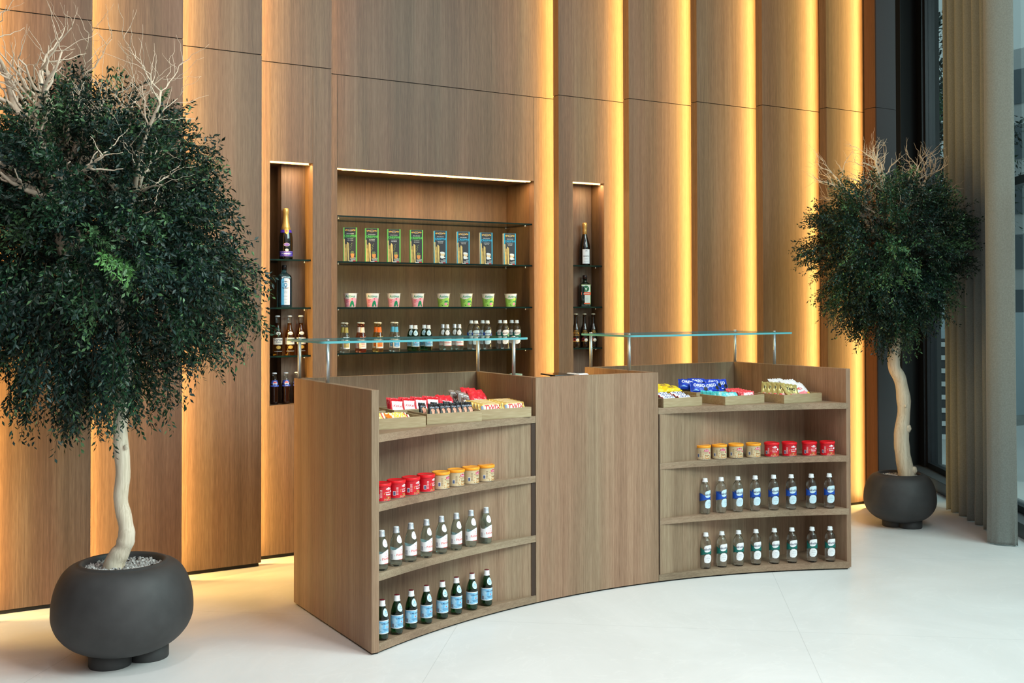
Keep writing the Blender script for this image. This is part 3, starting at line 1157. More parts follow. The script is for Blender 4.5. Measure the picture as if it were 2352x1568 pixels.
def stick_box(accent, name_ink, green):
    t = thing('snack_box', 'x', 'box')
    W2, H, D2 = 0.046, 0.2300, 0.018
    mb = MB()
    mb.box(-W2, W2, -D2, D2, 0.0005, H, 1)
    # faces: order bottom, top, front(-y), back, left, right
    mb.m = [1, 2, 0, 0, 3, 3]
    mb.build('carton', [accent, accent, SLATE, C_WHITE if not green else accent], t)
    f = flat_map(-D2 - 0.0005); f2 = flat_map(-D2 - 0.0009); f3 = flat_map(-D2 - 0.0013); f4 = flat_map(-D2 - 0.0017)
    mb = MB()
    decal(mb, rect(-0.038, 0.038, 0.002, H - 0.001), f, 0, 1)
    # winged gold crest
    for s_ in (-1, 1):
        for k in range(3):
            decal(mb, poly_ellipse(s_ * (0.014 + 0.008 * k), 0.211 + 0.003 * (k % 2), 0.007, 0.0035, 10, s_ * 0.5), f2, 1, 1)
    decal(mb, poly_ellipse(0, 0.2115, 0.0165, 0.0085, 18), f3, 1, 1)
    decal(mb, poly_ellipse(0, 0.2115, 0.0135, 0.0062, 18), f4, 0, 1)
    decal(mb, text_polys('Granforno', 0.0072, 0.012, 0.2), flat_map(-D2 - 0.002), 2, 1, (0, 0.2112))
    decal(mb, text_polys('Dolce Bontlatte', 0.0076, 0.012, 0.25), f2, 2, 1, (0.0, 0.1885))
    decal(mb, text_polys('CRESPINI', 0.0195, 0.022), f2, 3, 1, (0, 0.1725))
    decal(mb, rect(-0.03, 0.03, 0.1610, 0.1618), f2, 3, 1)
    for tx, zz in (('con rosmarino' if green else 'con sale marino', 0.154), ('with rosemary' if green else 'with sea salt', 0.1445)):
        decal(mb, text_polys(tx, 0.0065, 0.02), f2, 2, 1, (0.001, zz))
    # breadsticks
    for (xa, xb, za, wd, mi) in ((-0.0415, -0.036, 0.148, 0.0085, 4), (-0.030, -0.022, 0.115, 0.0085, 5), (-0.022, -0.010, 0.128, 0.0085, 4), (-0.011, -0.009, 0.121, 0.0075, 5), (-0.036, -0.030, 0.09, 0.008, 5)):
        L = []
        for k in range(9):
            q = k / 8
            bulge = wd * (0.9 + 0.14 * math.sin(q * 17 + xa * 400))
            xc = xb + (xa - xb) * q * 0.6
            L.append((xc, 0.003 + (za - 0.003) * q, bulge))
        left = [(max(-0.0455, a - b_ * .5), z) for a, z, b_ in L]
        right = [(a + b_ * .5, z) for a, z, b_ in L]
        topc = [(L[-1][0] + wd * .45 * math.cos(a_), L[-1][1] + wd * .45 * math.sin(a_)) for a_ in [0.5, 1.2, 1.9, 2.6]]
        decal(mb, right + topc + left[::-1], f3 if mi == 4 else f2, mi, 1)
    if green:
        decal(mb, [(0.002, 0.048), (0.004, 0.034), (0.010, 0.028), (0.020, 0.028), (0.0265, 0.036), (0.028, 0.055), (0.002, 0.055)], f2, 6, 1)
        decal(mb, rect(0.0, 0.029, 0.0235, 0.0265), f2, 4, 1)
        for k in range(9):
            a_ = k * 0.7
            decal(mb, poly_ellipse(0.012 + 0.008 * math.cos(a_ * 2.1), 0.062 + 0.007 * math.sin(a_ * 3), 0.006, 0.0016, 8, a_), f3, 7, 1)
        for k in range(6):
            decal(mb, poly_ellipse(0.002 + k * 0.0012 + (0.003 if k % 2 else -0.002), 0.082 + k * 0.008, 0.005, 0.0014, 8, 1.0 if k % 2 else 2.2), f3, 7, 1)
    else:
        decal(mb, [(0.0, 0.07), (0.003, 0.055), (0.012, 0.047), (0.024, 0.049), (0.031, 0.060), (0.032, 0.074), (0.0, 0.078)], f2, 8, 1)
        decal(mb, poly_ellipse(0.015, 0.075, 0.017, 0.0075, 16, -0.15), f3, 2, 1)
        decal(mb, [(0.0, 0.040), (0.010, 0.034), (0.030, 0.038), (0.036, 0.043), (0.02, 0.052), (0.006, 0.056), (0.0, 0.054)], f3, 2, 1)
    decal(mb, text_polys('125 g', 0.008, 0.02), f2, 2, 1, (0.028, 0.026))
    for k in range(3):
        decal(mb, rect(0.0 + k * 0.003, 0.036, 0.0185 - k * 0.0045, 0.0200 - k * 0.0045), f2, 2, 1)
    decal(mb, rect(-0.008, 0.018, 0.0015, 0.0062), f3, 2, 1)
    decal(mb, rect(0.018, 0.037, 0.0015, 0.0062), f3, 9, 1)
    mb.build('printed_front', [SLATE, C_GOLD, C_WHITE, name_ink, mat('breadstick', srgb(226, 200, 130), 0.6), mat('breadstick_brown', srgb(196, 164, 92), 0.6),
                               mat('terracotta_bowl', srgb(226, 150, 84), 0.5), mat('rosemary', srgb(150, 170, 100), 0.6), mat('cream_bowl', srgb(236, 214, 176), 0.6), C_RED], t)
    return t


GRN = mat('leaf_green_card', srgb(110, 196, 92), 0.45)
TUR = mat('turquoise_card', srgb(50, 168, 204), 0.45)
PL_BG = Placer(stick_box(GRN, mat('lime_ink', srgb(96, 214, 96), 0.5), True))
PL_BB = Placer(stick_box(TUR, mat('cyan_ink', srgb(28, 176, 226), 0.5), False))
BX = [0.862, 1.02, 1.185, 1.358, 1.545, 1.730, 1.920, 2.118]
for i, x in enumerate(BX):
    g_ = i < 4
    (PL_BG if g_ else PL_BB).put((x, 1.283, 1.882), [-.40, -.37, -.35, -.34, -.32, -.30, -.27, -.24][i], ('green-edged breadstick box on the second glass shelf, ' if g_ else 'blue-edged breadstick box on the second glass shelf, ') +
                                ['leftmost', 'second of the green ones', 'third of the green ones', 'beside the first blue-edged box', 'beside the last green-edged box', 'second of the blue ones', 'third of the blue ones', 'rightmost'][i],
                                'green breadstick boxes in the wide niche' if g_ else 'blue breadstick boxes in the wide niche')

# --- yogurt cups
CUP = [(0.0, 0.0), (0.0335, 0.0), (0.0350, 0.002), (0.0452, 0.088), (0.0455, 0.091), (0.0478, 0.0925), (0.0478, 0.0945)]


def yogurt(col, ink, pink):
    t = thing('yogurt_cup', 'x', 'cup')
    mb = MB(); mb.lathe(CUP, 32, 0); mb.build('cup_body', C_WHITE, t)
    mb = MB()
    mb.lathe([(0.0482, 0.0946), (0.0486, 0.0955), (0.0, 0.0958)], 32, 0)
    mb.add([(0.040, -0.026, 0.0950), (0.056, -0.026, 0.0935), (0.050, -0.010, 0.0950)], [(0, 1, 2)], 0)
    mb.build('foil_lid', mat('foil_lid', srgb(226, 220, 220), 0.3, metal=0.4), t)
    f = lathe_map(CUP, 0.0005); f2 = lathe_map(CUP, 0.0009); f3 = lathe_map(CUP, 0.0013)
    mb = MB()
    top = [(0.125 * s, 0.060 + 0.005 * math.sin(s * 9)) for s in [i / 24 for i in range(24, -25, -1)]]
    decal(mb, [(-0.105, 0.002), (0.105, 0.002)] + top, f, 0, 0.006)
    decal(mb, text_polys('Activus', 0.0245, 0.02), f2, 1, 0.004, (0.0, 0.0735))
    for k in range(4):
        decal(mb, rect(-0.034, -0.012 - (k % 2) * 0.006, 0.052 - k * 0.0065, 0.0545 - k * 0.0065), f2, 2, 0.006)
    if pink:
        decal(mb, [(-0.006, 0.004), (0.008, 0.004), (0.009, 0.014), (0.012, 0.020), (0.015, 0.014), (0.016, 0.004), (0.030, 0.004), (0.022, 0.036), (0.014, 0.046), (0.008, 0.045), (0.0, 0.034)], f2, 3, 0.006)
        decal(mb, poly_ellipse(0.012, 0.056, 0.006, 0.004, 8), f2, 4, 0.01)
        for q in ((-0.026, 0.012), (0.034, 0.014), (0.036, 0.036), (-0.004, 0.040)):
            decal(mb, poly_ellipse(q[0], q[1], 0.006, 0.006, 10), f2, 5, 0.01)
    else:
        decal(mb, [(-0.002, 0.034), (0.008, 0.044), (0.016, 0.043), (0.024, 0.050), (0.030, 0.040), (0.026, 0.034), (0.014, 0.033)], f2, 3, 0.006)
        decal(mb, poly_ellipse(0.012, 0.020, 0.012, 0.010, 16), f2, 5, 0.006)
        decal(mb, poly_ellipse(0.028, 0.018, 0.007, 0.004, 8, 0.8), f3, 3, 0.01)
        decal(mb, poly_ellipse(-0.014, 0.012, 0.008, 0.003, 8, -0.6), f2, 2, 0.01)
        decal(mb, poly_ellipse(0.033, 0.034, 0.006, 0.005, 8), f2, 3, 0.01)
    mb.build('label', [col, mat('teal_ink', srgb(36, 154, 128), 0.5), ink, mat('emerald_ink', srgb(24, 140, 96), 0.5), C_RED, mat('soft_pink', srgb(240, 150, 178), 0.5)], t)
    return t


PL_YP = Placer(yogurt(mat('pink_print', srgb(246, 178, 196), 0.45), MAGENTA, True))
PL_YG = Placer(yogurt(mat('lime_print', srgb(158, 214, 104), 0.45), mat('dark_green_ink', srgb(60, 110, 50), 0.5), False))
YX = [0.866, 1.028, 1.189, 1.372, 1.575, 1.760, 1.942, 2.135]
for i, x in enumerate(YX):
    p_ = i < 4
    (PL_YP if p_ else PL_YG).put((x, 1.290, 1.574), -0.36 + 0.02 * i + rnd.uniform(-.05, .05), ('pink and white yogurt cup on the third glass shelf, ' if p_ else 'green and white yogurt cup on the third glass shelf, ') +
                                 ['leftmost', 'second of the pink ones', 'third of the pink ones', 'beside the first green cup', 'beside the last pink cup', 'second of the green ones', 'third of the green ones', 'rightmost'][i],
                                 'pink yogurt cups in the wide niche' if p_ else 'green yogurt cups in the wide niche')

# --- soft drink bottles in pairs, water bottles in fours
SODA = [(0.0, 0.0), (0.024, 0.0), (0.0268, 0.003), (0.0272, 0.010), (0.0262, 0.024), (0.0268, 0.03), (0.0268, 0.088), (0.0262, 0.098), (0.0205, 0.118), (0.0160, 0.135), (0.0135, 0.155), (0.0122, 0.172), (0.0122, 0.188), (0.0132, 0.190), (0.0132, 0.195)]


def soda(glass, neck, lab, ink):
    t = thing('soda_bottle', 'x', 'bottle')
    mb = MB(); mb.lathe(SODA, 24, 0); mb.build('bottle_body', glass, t)
    mb = MB(); mb.lathe([(0.0150, 0.1945), (0.0155, 0.197), (0.0140, 0.2015), (0.0100, 0.203), (0, 0.203)], 21, 0); mb.build('cap', mat('cream_cap', srgb(236, 226, 204), 0.4), t)
    f = lathe_map(SODA, 0.0005); f2 = lathe_map(SODA, 0.001)
    mb = MB(); mb.lathe([(0.0166, 0.1345), (0.0141, 0.1545), (0.0130, 0.170)], 24, 0, cap=False); mb.build('neck_label', neck, t)
    mb = MB()
    decal(mb, rect(-0.030, 0.030, 0.026, 0.098), f, 0, 0.006)
    decal(mb, rect(-0.018, 0.020, 0.036, 0.080), f2, 1, 0.006)
    decal(mb, text_polys('FEVER-TREE', 0.0068, 0.015), f2, 2, 0.005, (0.001, 0.0885))
    for k in range(3):
        decal(mb, rect(-0.012 + k * .001, 0.013, 0.062 - k * 0.010, 0.065 - k * 0.010), lathe_map(SODA, 0.0014), 3, 0.006)
    mb.build('label', [C_WHITE, lab, C_BLACK, ink], t)
    return t


SD = [('clear tonic bottle with gold band', G_CLEAR, mat('olive_gold', srgb(186, 166, 84), 0.35), mat('olive_gold_label', srgb(196, 176, 96), 0.5), C_GREY, 0.826),
      ('orange-pink soda bottle with pale neck band', G_PINK, mat('blush_band', srgb(244, 222, 206), 0.45), mat('blush_label', srgb(250, 230, 216), 0.5), C_RED, 0.945),
      ('golden soda bottle with orange neck band', G_YELLOW, mat('orange_band', srgb(232, 112, 36), 0.45), mat('orange_label', srgb(238, 150, 60), 0.5), C_RED, 1.071),
      ('clear soda bottle with blue neck band', G_CLEAR, mat('azure_band', srgb(92, 182, 222), 0.45), mat('azure_label', srgb(40, 158, 220), 0.5), C_WHITE, 1.197)]
for lb, gl, nk, la, ik, x in SD:
    pl = Placer(soda(gl, nk, la, ik))
    pl.put((x, 1.268, 1.268), -0.25, lb + ' in the wide niche, front one of its pair', 'paired soda bottles in the wide niche')
    pl.put((x + 0.012, 1.350, 1.268), -0.45, lb + ' in the wide niche, behind its twin', 'paired soda bottles in the wide niche')
for pl, xs, lb, gp in ((PL_SP, (1.345, 1.447), 'green sparkling water bottle on the lowest glass shelf', 'green water bottles in the wide niche'),
                       (PL_PA, (1.597, 1.693), 'clear white-labelled water bottle on the lowest glass shelf', 'white-labelled water bottles in the wide niche'),
                       (PL_AB, (1.830, 1.925), 'blue-banded water bottle on the lowest glass shelf', 'blue-banded water bottles in the wide niche'),
                       (PL_AG, (2.073, 2.174), 'green-banded water bottle on the lowest glass shelf', 'green-banded water bottles in the wide niche')):
    for k, x in enumerate(xs):
        for r_ in (0, 1):
            pl.put((x + 0.008 * r_, 1.270 + 0.085 * r_, 1.268), -0.42 + rnd.uniform(-.12, .12), '%s, %s of its four' % (lb, ('front left', 'back left', 'front right', 'back right')[k * 2 + r_]), gp)

# ================================================================== NARROW NICHES
PURPLE = mat('purple_ink', srgb(72, 48, 176), 0.45)
t = thing('champagne_bottle', 'champagne bottle with gold foil neck and purple label, top shelf of left narrow niche', 'bottle', (0.368, 1.165, 1.882), -0.2)
CH = [(0.0, 0.0), (0.040, 0.0), (0.0435, 0.004), (0.0445, 0.012), (0.0445, 0.115), (0.0435, 0.140), (0.0395, 0.165), (0.0320, 0.190), (0.0245, 0.213), (0.0190, 0.240), (0.0160, 0.270), (0.0152, 0.295)]
mb = MB(); mb.lathe(CH, 32, 0); mb.build('bottle_body', G_DARK, t)
mb = MB()
mb.lathe([(0.0345, 0.186), (0.0255, 0.213), (0.0200, 0.240), (0.0172, 0.270), (0.0166, 0.290), (0.0185, 0.300), (0.0190, 0.312), (0.0180, 0.324), (0.0150, 0.330), (0, 0.331)], 28, 0)
mb.build('gold_foil', mat('gold_capsule', srgb(226, 192, 110), 0.35, metal=0.55), t)
f = lathe_map([(r + 0.0016, z) for r, z in CH], 0.0005); f2 = lathe_map([(r + 0.0016, z) for r, z in CH], 0.001)
mb = MB()
decal(mb, rect(-0.046, 0.046, 0.172, 0.190), f, 0, 0.006)
decal(mb, [(-0.014, 0.190), (-0.013, 0.172), (0, 0.160), (0.013, 0.172), (0.014, 0.190), (0.01, 0.2), (-0.01, 0.2)], f2, 1, 0.006)
decal(mb, poly_ellipse(0, 0.182, 0.007, 0.007, 12), lathe_map([(r + 0.0022, z) for r, z in CH], 0.001), 2, 0.006)
mb.build('neck_label', [PURPLE, C_GOLD, C_CORAL], t)
f = lathe_map(CH, 0.0005); f2 = lathe_map(CH, 0.001); f3 = lathe_map(CH, 0.0014)
mb = MB()
decal(mb, rect(-0.050, 0.050, 0.019, 0.053), f, 0, 0.006)
decal(mb, rect(-0.050, 0.050, 0.021, 0.0225), f2, 1, 0.006)
decal(mb, rect(-0.050, 0.050, 0.0495, 0.051), f2, 1, 0.006)
decal(mb, text_polys('POMMERY', 0.0155, 0.02), f2, 3, 0.005, (0, 0.036))
decal(mb, poly_ellipse(0, 0.060, 0.012, 0.008, 14), f, 1, 0.006)
decal(mb, poly_ellipse(0, 0.0945, 0.021, 0.0105, 20), f, 1, 0.006)
decal(mb, poly_ellipse(0, 0.0945, 0.0185, 0.0085, 20), f2, 0, 0.006)
decal(mb, text_polys('Brut Royal', 0.006, 0.01, 0.2), f3, 1, 0.006, (0, 0.094))
mb.build('label', [PURPLE, mat('pale_gold_ink', srgb(214, 196, 190), 0.4), C_CORAL, C_WHITE], t)


def square_bottle(name, label, loc, rz, w2, d2, hs, hn, rn, hc, glass, capm):
    """rectangular spirits bottle: body half sizes, shoulder height, neck and cap"""
    t = thing(name, label, 'bottle', loc, rz)
    mb = MB()

    def ring(a, b, z, n=24, pw=0.35):
        return [(x, y, z) for x, y in poly_ellipse(0, 0, a, b, n, PI / n, pw)]
    secs = [(w2 * 0.94, d2 * 0.92, 0.0, 0.35), (w2, d2, 0.005, 0.35), (w2, d2, hs, 0.35), (w2 * 0.93, d2 * 0.92, hs + (hn - hs) * 0.35, 0.4), (w2 * 0.68, d2 * 0.75, hs + (hn - hs) * 0.7, 0.6), (rn * 1.3, rn * 1.25, hn - 0.003, 0.95), (rn, rn, hn + 0.003, 1.0), (rn, rn, hc - 0.028, 1.0)]
    vs, fs = [], []
    n = 24
    for a, b, z, pw in secs:
        vs += ring(a, b, z, n, pw)
    for k in range(len(secs) - 1):
        for i in range(n):
            j = (i + 1) % n
            fs.append((k * n + i, k * n + j, (k + 1) * n + j, (k + 1) * n + i))
    fs.append(tuple(range(n - 1, -1, -1)))
    fs.append(tuple((len(secs) - 1) * n + i for i in range(n)))
    mb.add(vs, fs, 0, True)
    mb.build('bottle_body', glass, t)
    mb = MB(); mb.lathe([(rn * 1.12, hc - 0.030), (rn * 1.15, hc - 0.004), (rn * 1.0, hc), (0, hc)], 24, 0); mb.build('cap', capm, t)
    return t


t = square_bottle('gin_bottle', 'large square blue bottle with white arched label, middle shelf of left narrow niche', (0.362, 1.175, 1.574), -0.12, 0.044, 0.034, 0.188, 0.226, 0.0135, 0.272, G_BLUE, mat('black_silver_cap', srgb(40, 40, 44), 0.25, metal=0.5))
mb = MB()
arch = [(-0.030, 0.014), (0.030, 0.014), (0.030, 0.178)] + [(0.030 * math.cos(a), 0.178 + 0.014 * math.sin(a)) for a in [0.4, 0.8, 1.2, 1.57, 1.94, 2.34, 2.74]] + [(-0.030, 0.178)]
decal(mb, arch, flat_map(-0.0349), 1, 1)
decal(mb, [(x * 0.9, 0.096 + (z - 0.096) * 0.97) for x, z in arch], flat_map(-0.0353), 0, 1)
for s_, wtx, zc, sg in ((0, 'BOMBAY', 0.166, 1), (0, 'SAPPHIRE', 0.122, -1)):
    vs_, fs_ = text_polys(wtx, 0.0105, 0.02)
    vs_ = [(x, z + zc - sg * (x * x) * 11) for x, z in vs_]
    decal(mb, (vs_, fs_), flat_map(-0.0357), 1, 1)
decal(mb, poly_ellipse(0, 0.145, 0.012, 0.013, 18), flat_map(-0.0357), 2, 1)
decal(mb, poly_ellipse(0, 0.145, 0.006, 0.007, 14), flat_map(-0.0361), 3, 1)
decal(mb, poly_ellipse(0, 0.131, 0.006, 0.005, 14), flat_map(-0.0361), 2, 1)
for k, (tx, zz) in enumerate((('LONDON', 0.104), ('DRY GIN', 0.094), ('DISTILLED', 0.072), ('LONDON', 0.052), ('70 cl', 0.032))):
    decal(mb, text_polys(tx, 0.0062, 0.004), flat_map(-0.0357), 4, 1, (0, zz))
mb.build('label', [C_WHITE, C_NAVY, mat('steel_blue_ink', srgb(96, 150, 186), 0.5), C_WHITE, C_GREY], t)
t = square_bottle('gin_bottle', 'miniature square blue bottle at the back left of the left narrow niche, mostly hidden', (0.262, 1.222, 1.574), -0.12, 0.020, 0.014, 0.050, 0.060, 0.006, 0.078, G_BLUE, mat('black_silver_cap', (0, 0, 0, 1)))
mb = MB()
decal(mb, rect(-0.014, 0.014, 0.006, 0.050), flat_map(-0.0147), 1, 1)
decal(mb, rect(-0.0125, 0.0125, 0.008, 0.048), flat_map(-0.0150), 0, 1)
decal(mb, text_polys('BOMBAY', 0.0052, 0.02), flat_map(-0.0153), 1, 1, (0, 0.040))
mb.build('label', [C_WHITE, C_NAVY], t)

# pale beer bottles
BEER = [(0.0, 0.0), (0.027, 0.0), (0.0295, 0.003), (0.030, 0.010), (0.030, 0.125), (0.0290, 0.138), (0.0240, 0.154), (0.0180, 0.168), (0.0150, 0.182), (0.0130, 0.215), (0.0128, 0.240), (0.0138, 0.242), (0.0138, 0.247)]
t = thing('beer_bottle', 'x', 'bottle')
mb = MB(); mb.lathe([q for q in BEER if q[1] <= 0.205] + [(0.0134, 0.206)], 28, 0); mb.build('bottle_body', G_BEER, t)
mb = MB(); mb.lathe([(0.0134, 0.2062)] + [q for q in BEER if q[1] > 0.21], 24, 0); mb.build('bottle_neck', G_CLEAR, t)
mb = MB(); mb.lathe([(0.0160, 0.2465), (0.0165, 0.249), (0.0145, 0.2535), (0.010, 0.255), (0, 0.255)], 21, 0); mb.build('cap', mat('pale_grey_cap', srgb(206, 212, 222), 0.4), t)
f = lathe_map(BEER, 0.0005); f2 = lathe_map(BEER, 0.001)
mb = MB()
decal(mb, rect(-0.040, 0.040, 0.070, 0.112), f, 0, 0.006)
decal(mb, text_polys('Corona', 0.0205, 0.018), f2, 1, 0.004, (0, 0.100))
decal(mb, text_polys('Extra', 0.0150, 0.014), f2, 1, 0.004, (0.002, 0.0855))
decal(mb, rect(-0.014, 0.014, 0.0735, 0.0750), f2, 2, 0.006)
decal(mb, poly_ellipse(0, 0.052, 0.016, 0.011, 16), f, 2, 0.006)
decal(mb, rect(-0.030, 0.030, 0.026, 0.0275), f, 0, 0.006)
decal(mb, poly_ellipse(0, 0.141, 0.0165, 0.010, 16), f, 0, 0.006)
decal(mb, text_polys('Corona', 0.007, 0.02), f2, 1, 0.006, (0, 0.141))
mb.build('label', [mat('cream_print', srgb(232, 226, 214), 0.5), C_NAVY, C_GOLD], t)
pl = Placer(t)
for k, x in enumerate((0.312, 0.392, 0.468)):
    pl.put((x, 1.16, 1.268), -0.12, 'clear-necked amber beer bottle with cream label in the left narrow niche, ' + ('left one', 'middle one', 'right one')[k], 'amber beer bottles in the left niche')
# cola bottles
COLA = [(0.0, 0.0), (0.0235, 0.0), (0.0265, 0.004), (0.027, 0.02), (0.0245, 0.045), (0.0240, 0.06), (0.0268, 0.085), (0.0280, 0.105), (0.0262, 0.125), (0.0200, 0.142), (0.0150, 0.156), (0.0128, 0.172), (0.0124, 0.186), (0.0134, 0.188), (0.0134, 0.193)]
t = thing('cola_bottle', 'x', 'bottle')
mb = MB(); mb.lathe([q for q in COLA if q[1] <= 0.143], 28, 0); mb.build('bottle_body', G_COLA, t)
mb = MB(); mb.lathe([(0.0199, 0.1432)] + [q for q in COLA if q[1] > 0.15], 24, 0); mb.build('bottle_neck', G_CLEAR, t)
mb = MB(); mb.lathe([(0.0152, 0.1925), (0.0158, 0.195), (0.0140, 0.1995), (0.010, 0.201), (0, 0.201)], 21, 0); mb.build('cap', mat('pale_grey_cap', (0, 0, 0, 1)), t)
f = lathe_map(COLA, 0.0005); f2 = lathe_map(COLA, 0.001); f3 = lathe_map(COLA, 0.0014)
mb = MB()
decal(mb, rect(-0.034, 0.034, 0.112, 0.152), f, 0, 0.006)
decal(mb, poly_ellipse(0, 0.131, 0.0150, 0.0150, 20), f2, 1, 0.005)
up = [(0.0135 * math.cos(a), 0.131 + 0.0135 * math.sin(a)) for a in [0.25 + i * 0.29 for i in range(10)]]
dn = [(0.0135 * math.cos(a), 0.131 + 0.0135 * math.sin(a)) for a in [PI + 0.25 + i * 0.29 for i in range(10)]]
decal(mb, up, f3, 2, 0.005)
decal(mb, dn, f3, 3, 0.005)
decal(mb, text_polys('pepsi', 0.0080, 0.02), f3, 3, 0.005, (0, 0.1312))
mb.build('label', [mat('cola_blue', srgb(66, 88, 190), 0.4), C_WHITE, C_RED, C_BLUE], t)
pl = Placer(t)
for k, x in enumerate((0.290, 0.366, 0.440)):
    pl.put((x, 1.155, 0.9585), -0.15 + 0.05 * k, 'dark cola bottle with round label in the left niche, ' + ('left one', 'middle one', 'right, behind a post')[k], 'cola bottles in the left niche')

# right narrow niche
t = thing('wine_bottle', 'dark sparkling wine bottle with gold capsule and white label, top shelf of right narrow niche', 'bottle', (2.702, 1.15, 1.882), -0.3)
PRX = [(r * 0.93, z * 0.98) for r, z in CH]
mb = MB(); mb.lathe(PRX, 32, 0); mb.build('bottle_body', G_DARK, t)
mb = MB(); mb.lathe([(0.0180, 0.236), (0.0166, 0.262), (0.0160, 0.284), (0.0190, 0.292), (0.0190, 0.312), (0.0160, 0.322), (0, 0.323)], 28, 0)
mb.build('gold_foil', mat('copper_gold_capsule', srgb(214, 168, 96), 0.35, metal=0.5), t)
f = lathe_map(PRX, 0.0005); f2 = lathe_map(PRX, 0.001)
mb = MB()
decal(mb, rect(-0.030, 0.030, 0.014, 0.122), f, 0, 0.006)
decal(mb, text_polys('MIONETTO', 0.0095, 0.02), f2, 1, 0.005, (0, 0.070))
decal(mb, text_polys('M', 0.020, 0.0), f2, 2, 0.006, (0, 0.108))
decal(mb, text_polys('PROSECCO', 0.0055, 0.01), f2, 2, 0.006, (0, 0.050))
decal(mb, rect(-0.02, 0.02, 0.030, 0.0315), f2, 2, 0.006)
mb.build('label', [C_WHITE, C_BLACK, C_GREY], t)
t = square_bottle('liqueur_bottle', 'squat square dark green bottle with green and orange label, middle shelf of right narrow niche', (2.706, 1.155, 1.574), -0.35, 0.046, 0.032, 0.150, 0.185, 0.0155, 0.236, mat('dark_green_glass', srgb(12, 26, 18), 0.08, spec=0.8), mat('dark_cap', srgb(36, 24, 24), 0.4))
mb = MB()
decal(mb, rect(-0.036, 0.036, 0.016, 0.166), flat_map(-0.0330), 0, 1)
decal(mb, rect(-0.032, 0.032, 0.020, 0.162), flat_map(-0.0334), 1, 1)
decal(mb, poly_ellipse(0, 0.134, 0.024, 0.024, 22), flat_map(-0.0338), 2, 1)
decal(mb, [(-0.012, 0.150), (-0.004, 0.128), (0, 0.118), (0.004, 0.128), (0.012, 0.150), (0.006, 0.140), (0, 0.136), (-0.006, 0.140)], flat_map(-0.0342), 1, 1)
decal(mb, rect(-0.037, 0.037, 0.088, 0.108), flat_map(-0.0342), 3, 1)
decal(mb, text_polys('J\u00e4germeister', 0.0120, 0.02), flat_map(-0.0346), 1, 1, (0, 0.098))
decal(mb, rect(-0.032, 0.032, 0.020, 0.028), flat_map(-0.0342), 3, 1)
for k in range(4):
    decal(mb, rect(-0.018, 0.018, 0.042 + k * 0.010, 0.0435 + k * 0.010), flat_map(-0.0342), 4, 1)
mb.build('label', [mat('label_gold_green', srgb(150, 170, 110), 0.5), mat('offwhite_label', srgb(224, 232, 222), 0.5), mat('forest_ink', srgb(20, 104, 60), 0.5), mat('orange_ink', srgb(232, 92, 44), 0.5), C_GREY], t)
t = thing('beer_bottle', 'x', 'bottle')
mb = MB(); mb.lathe(BEER, 28, 0); mb.build('bottle_body', G_BROWN, t)
mb = MB(); mb.lathe([(0.0160, 0.2465), (0.0165, 0.249), (0.0145, 0.2535), (0.010, 0.255), (0, 0.255)], 21, 0); mb.build('cap', mat('champagne_cap', srgb(206, 196, 170), 0.35), t)
f = lathe_map(BEER, 0.0005); f2 = lathe_map(BEER, 0.001)
mb = MB()
decal(mb, text_polys('VOLFAS', 0.0140, 0.012), f, 0, 0.005, (0.002, 0.108))
decal(mb, text_polys('ENGELMAN', 0.0100, 0.012), f, 0, 0.005, (0.002, 0.094))
for k in range(3):
    decal(mb, rect(-0.018 + k * .003, 0.020 - k * .003, 0.116 + k * 0.006, 0.1175 + k * 0.006), f, 0, 0.006)
decal(mb, poly_ellipse(-0.012, 0.062, 0.012, 0.011, 14), f, 1, 0.006)
decal(mb, poly_ellipse(-0.012, 0.062, 0.009, 0.008, 14), f2, 3, 0.006)
decal(mb, poly_ellipse(0.012, 0.056, 0.014, 0.013, 14), f, 2, 0.006)
decal(mb, rect(-0.028, 0.028, 0.046, 0.050), f2, 0, 0.006)
mb.build('label', [C_GOLD, C_RED, mat('cream_print', (0, 0, 0, 1)), C_BLACK], t)
pl = Placer(t)
for k, x in enumerate((2.616, 2.694, 2.774)):
    pl.put((x, 1.145, 1.268), -0.55, 'dark brown beer bottle in the right narrow niche, ' + ('left one', 'middle one, next to the steel post', 'right one')[k], 'dark beer bottles in the right niche')

# ================================================================== SNACK TRAYS
TRAYS = {}


def snack_tray(key, label, x0, y0, wx, wy, h=0.052, z=0.996, rz=0.0):
    t = thing('snack_tray', label, 'tray', (x0, y0, z), rz, 'low wooden snack trays')
    th = 0.009
    mb = MB(); mb.box(0, wx, 0, th, 0.0, h); mb.build('tray_side', TRAY, t, bevel=0.001)
    mb = MB(); mb.box(0, wx, wy - th, wy, 0.0, h); mb.build('tray_side', TRAY, t, bevel=0.001)
    mb = MB(); mb.box(0, th, th + .0002, wy - th - .0002, 0.0, h); mb.build('tray_side', TRAY, t, bevel=0.001)
    mb = MB(); mb.box(wx - th, wx, th + .0002, wy - th - .0002, 0.0, h); mb.build('tray_side', TRAY, t, bevel=0.001)
    mb = MB(); mb.box(th + .0002, wx - th - .0002, th + .0002, wy - th - .0002, 0.002, 0.008); mb.build('tray_base', TRAY, t)
    TRAYS[key] = (x0, y0, wx, wy)
    return t


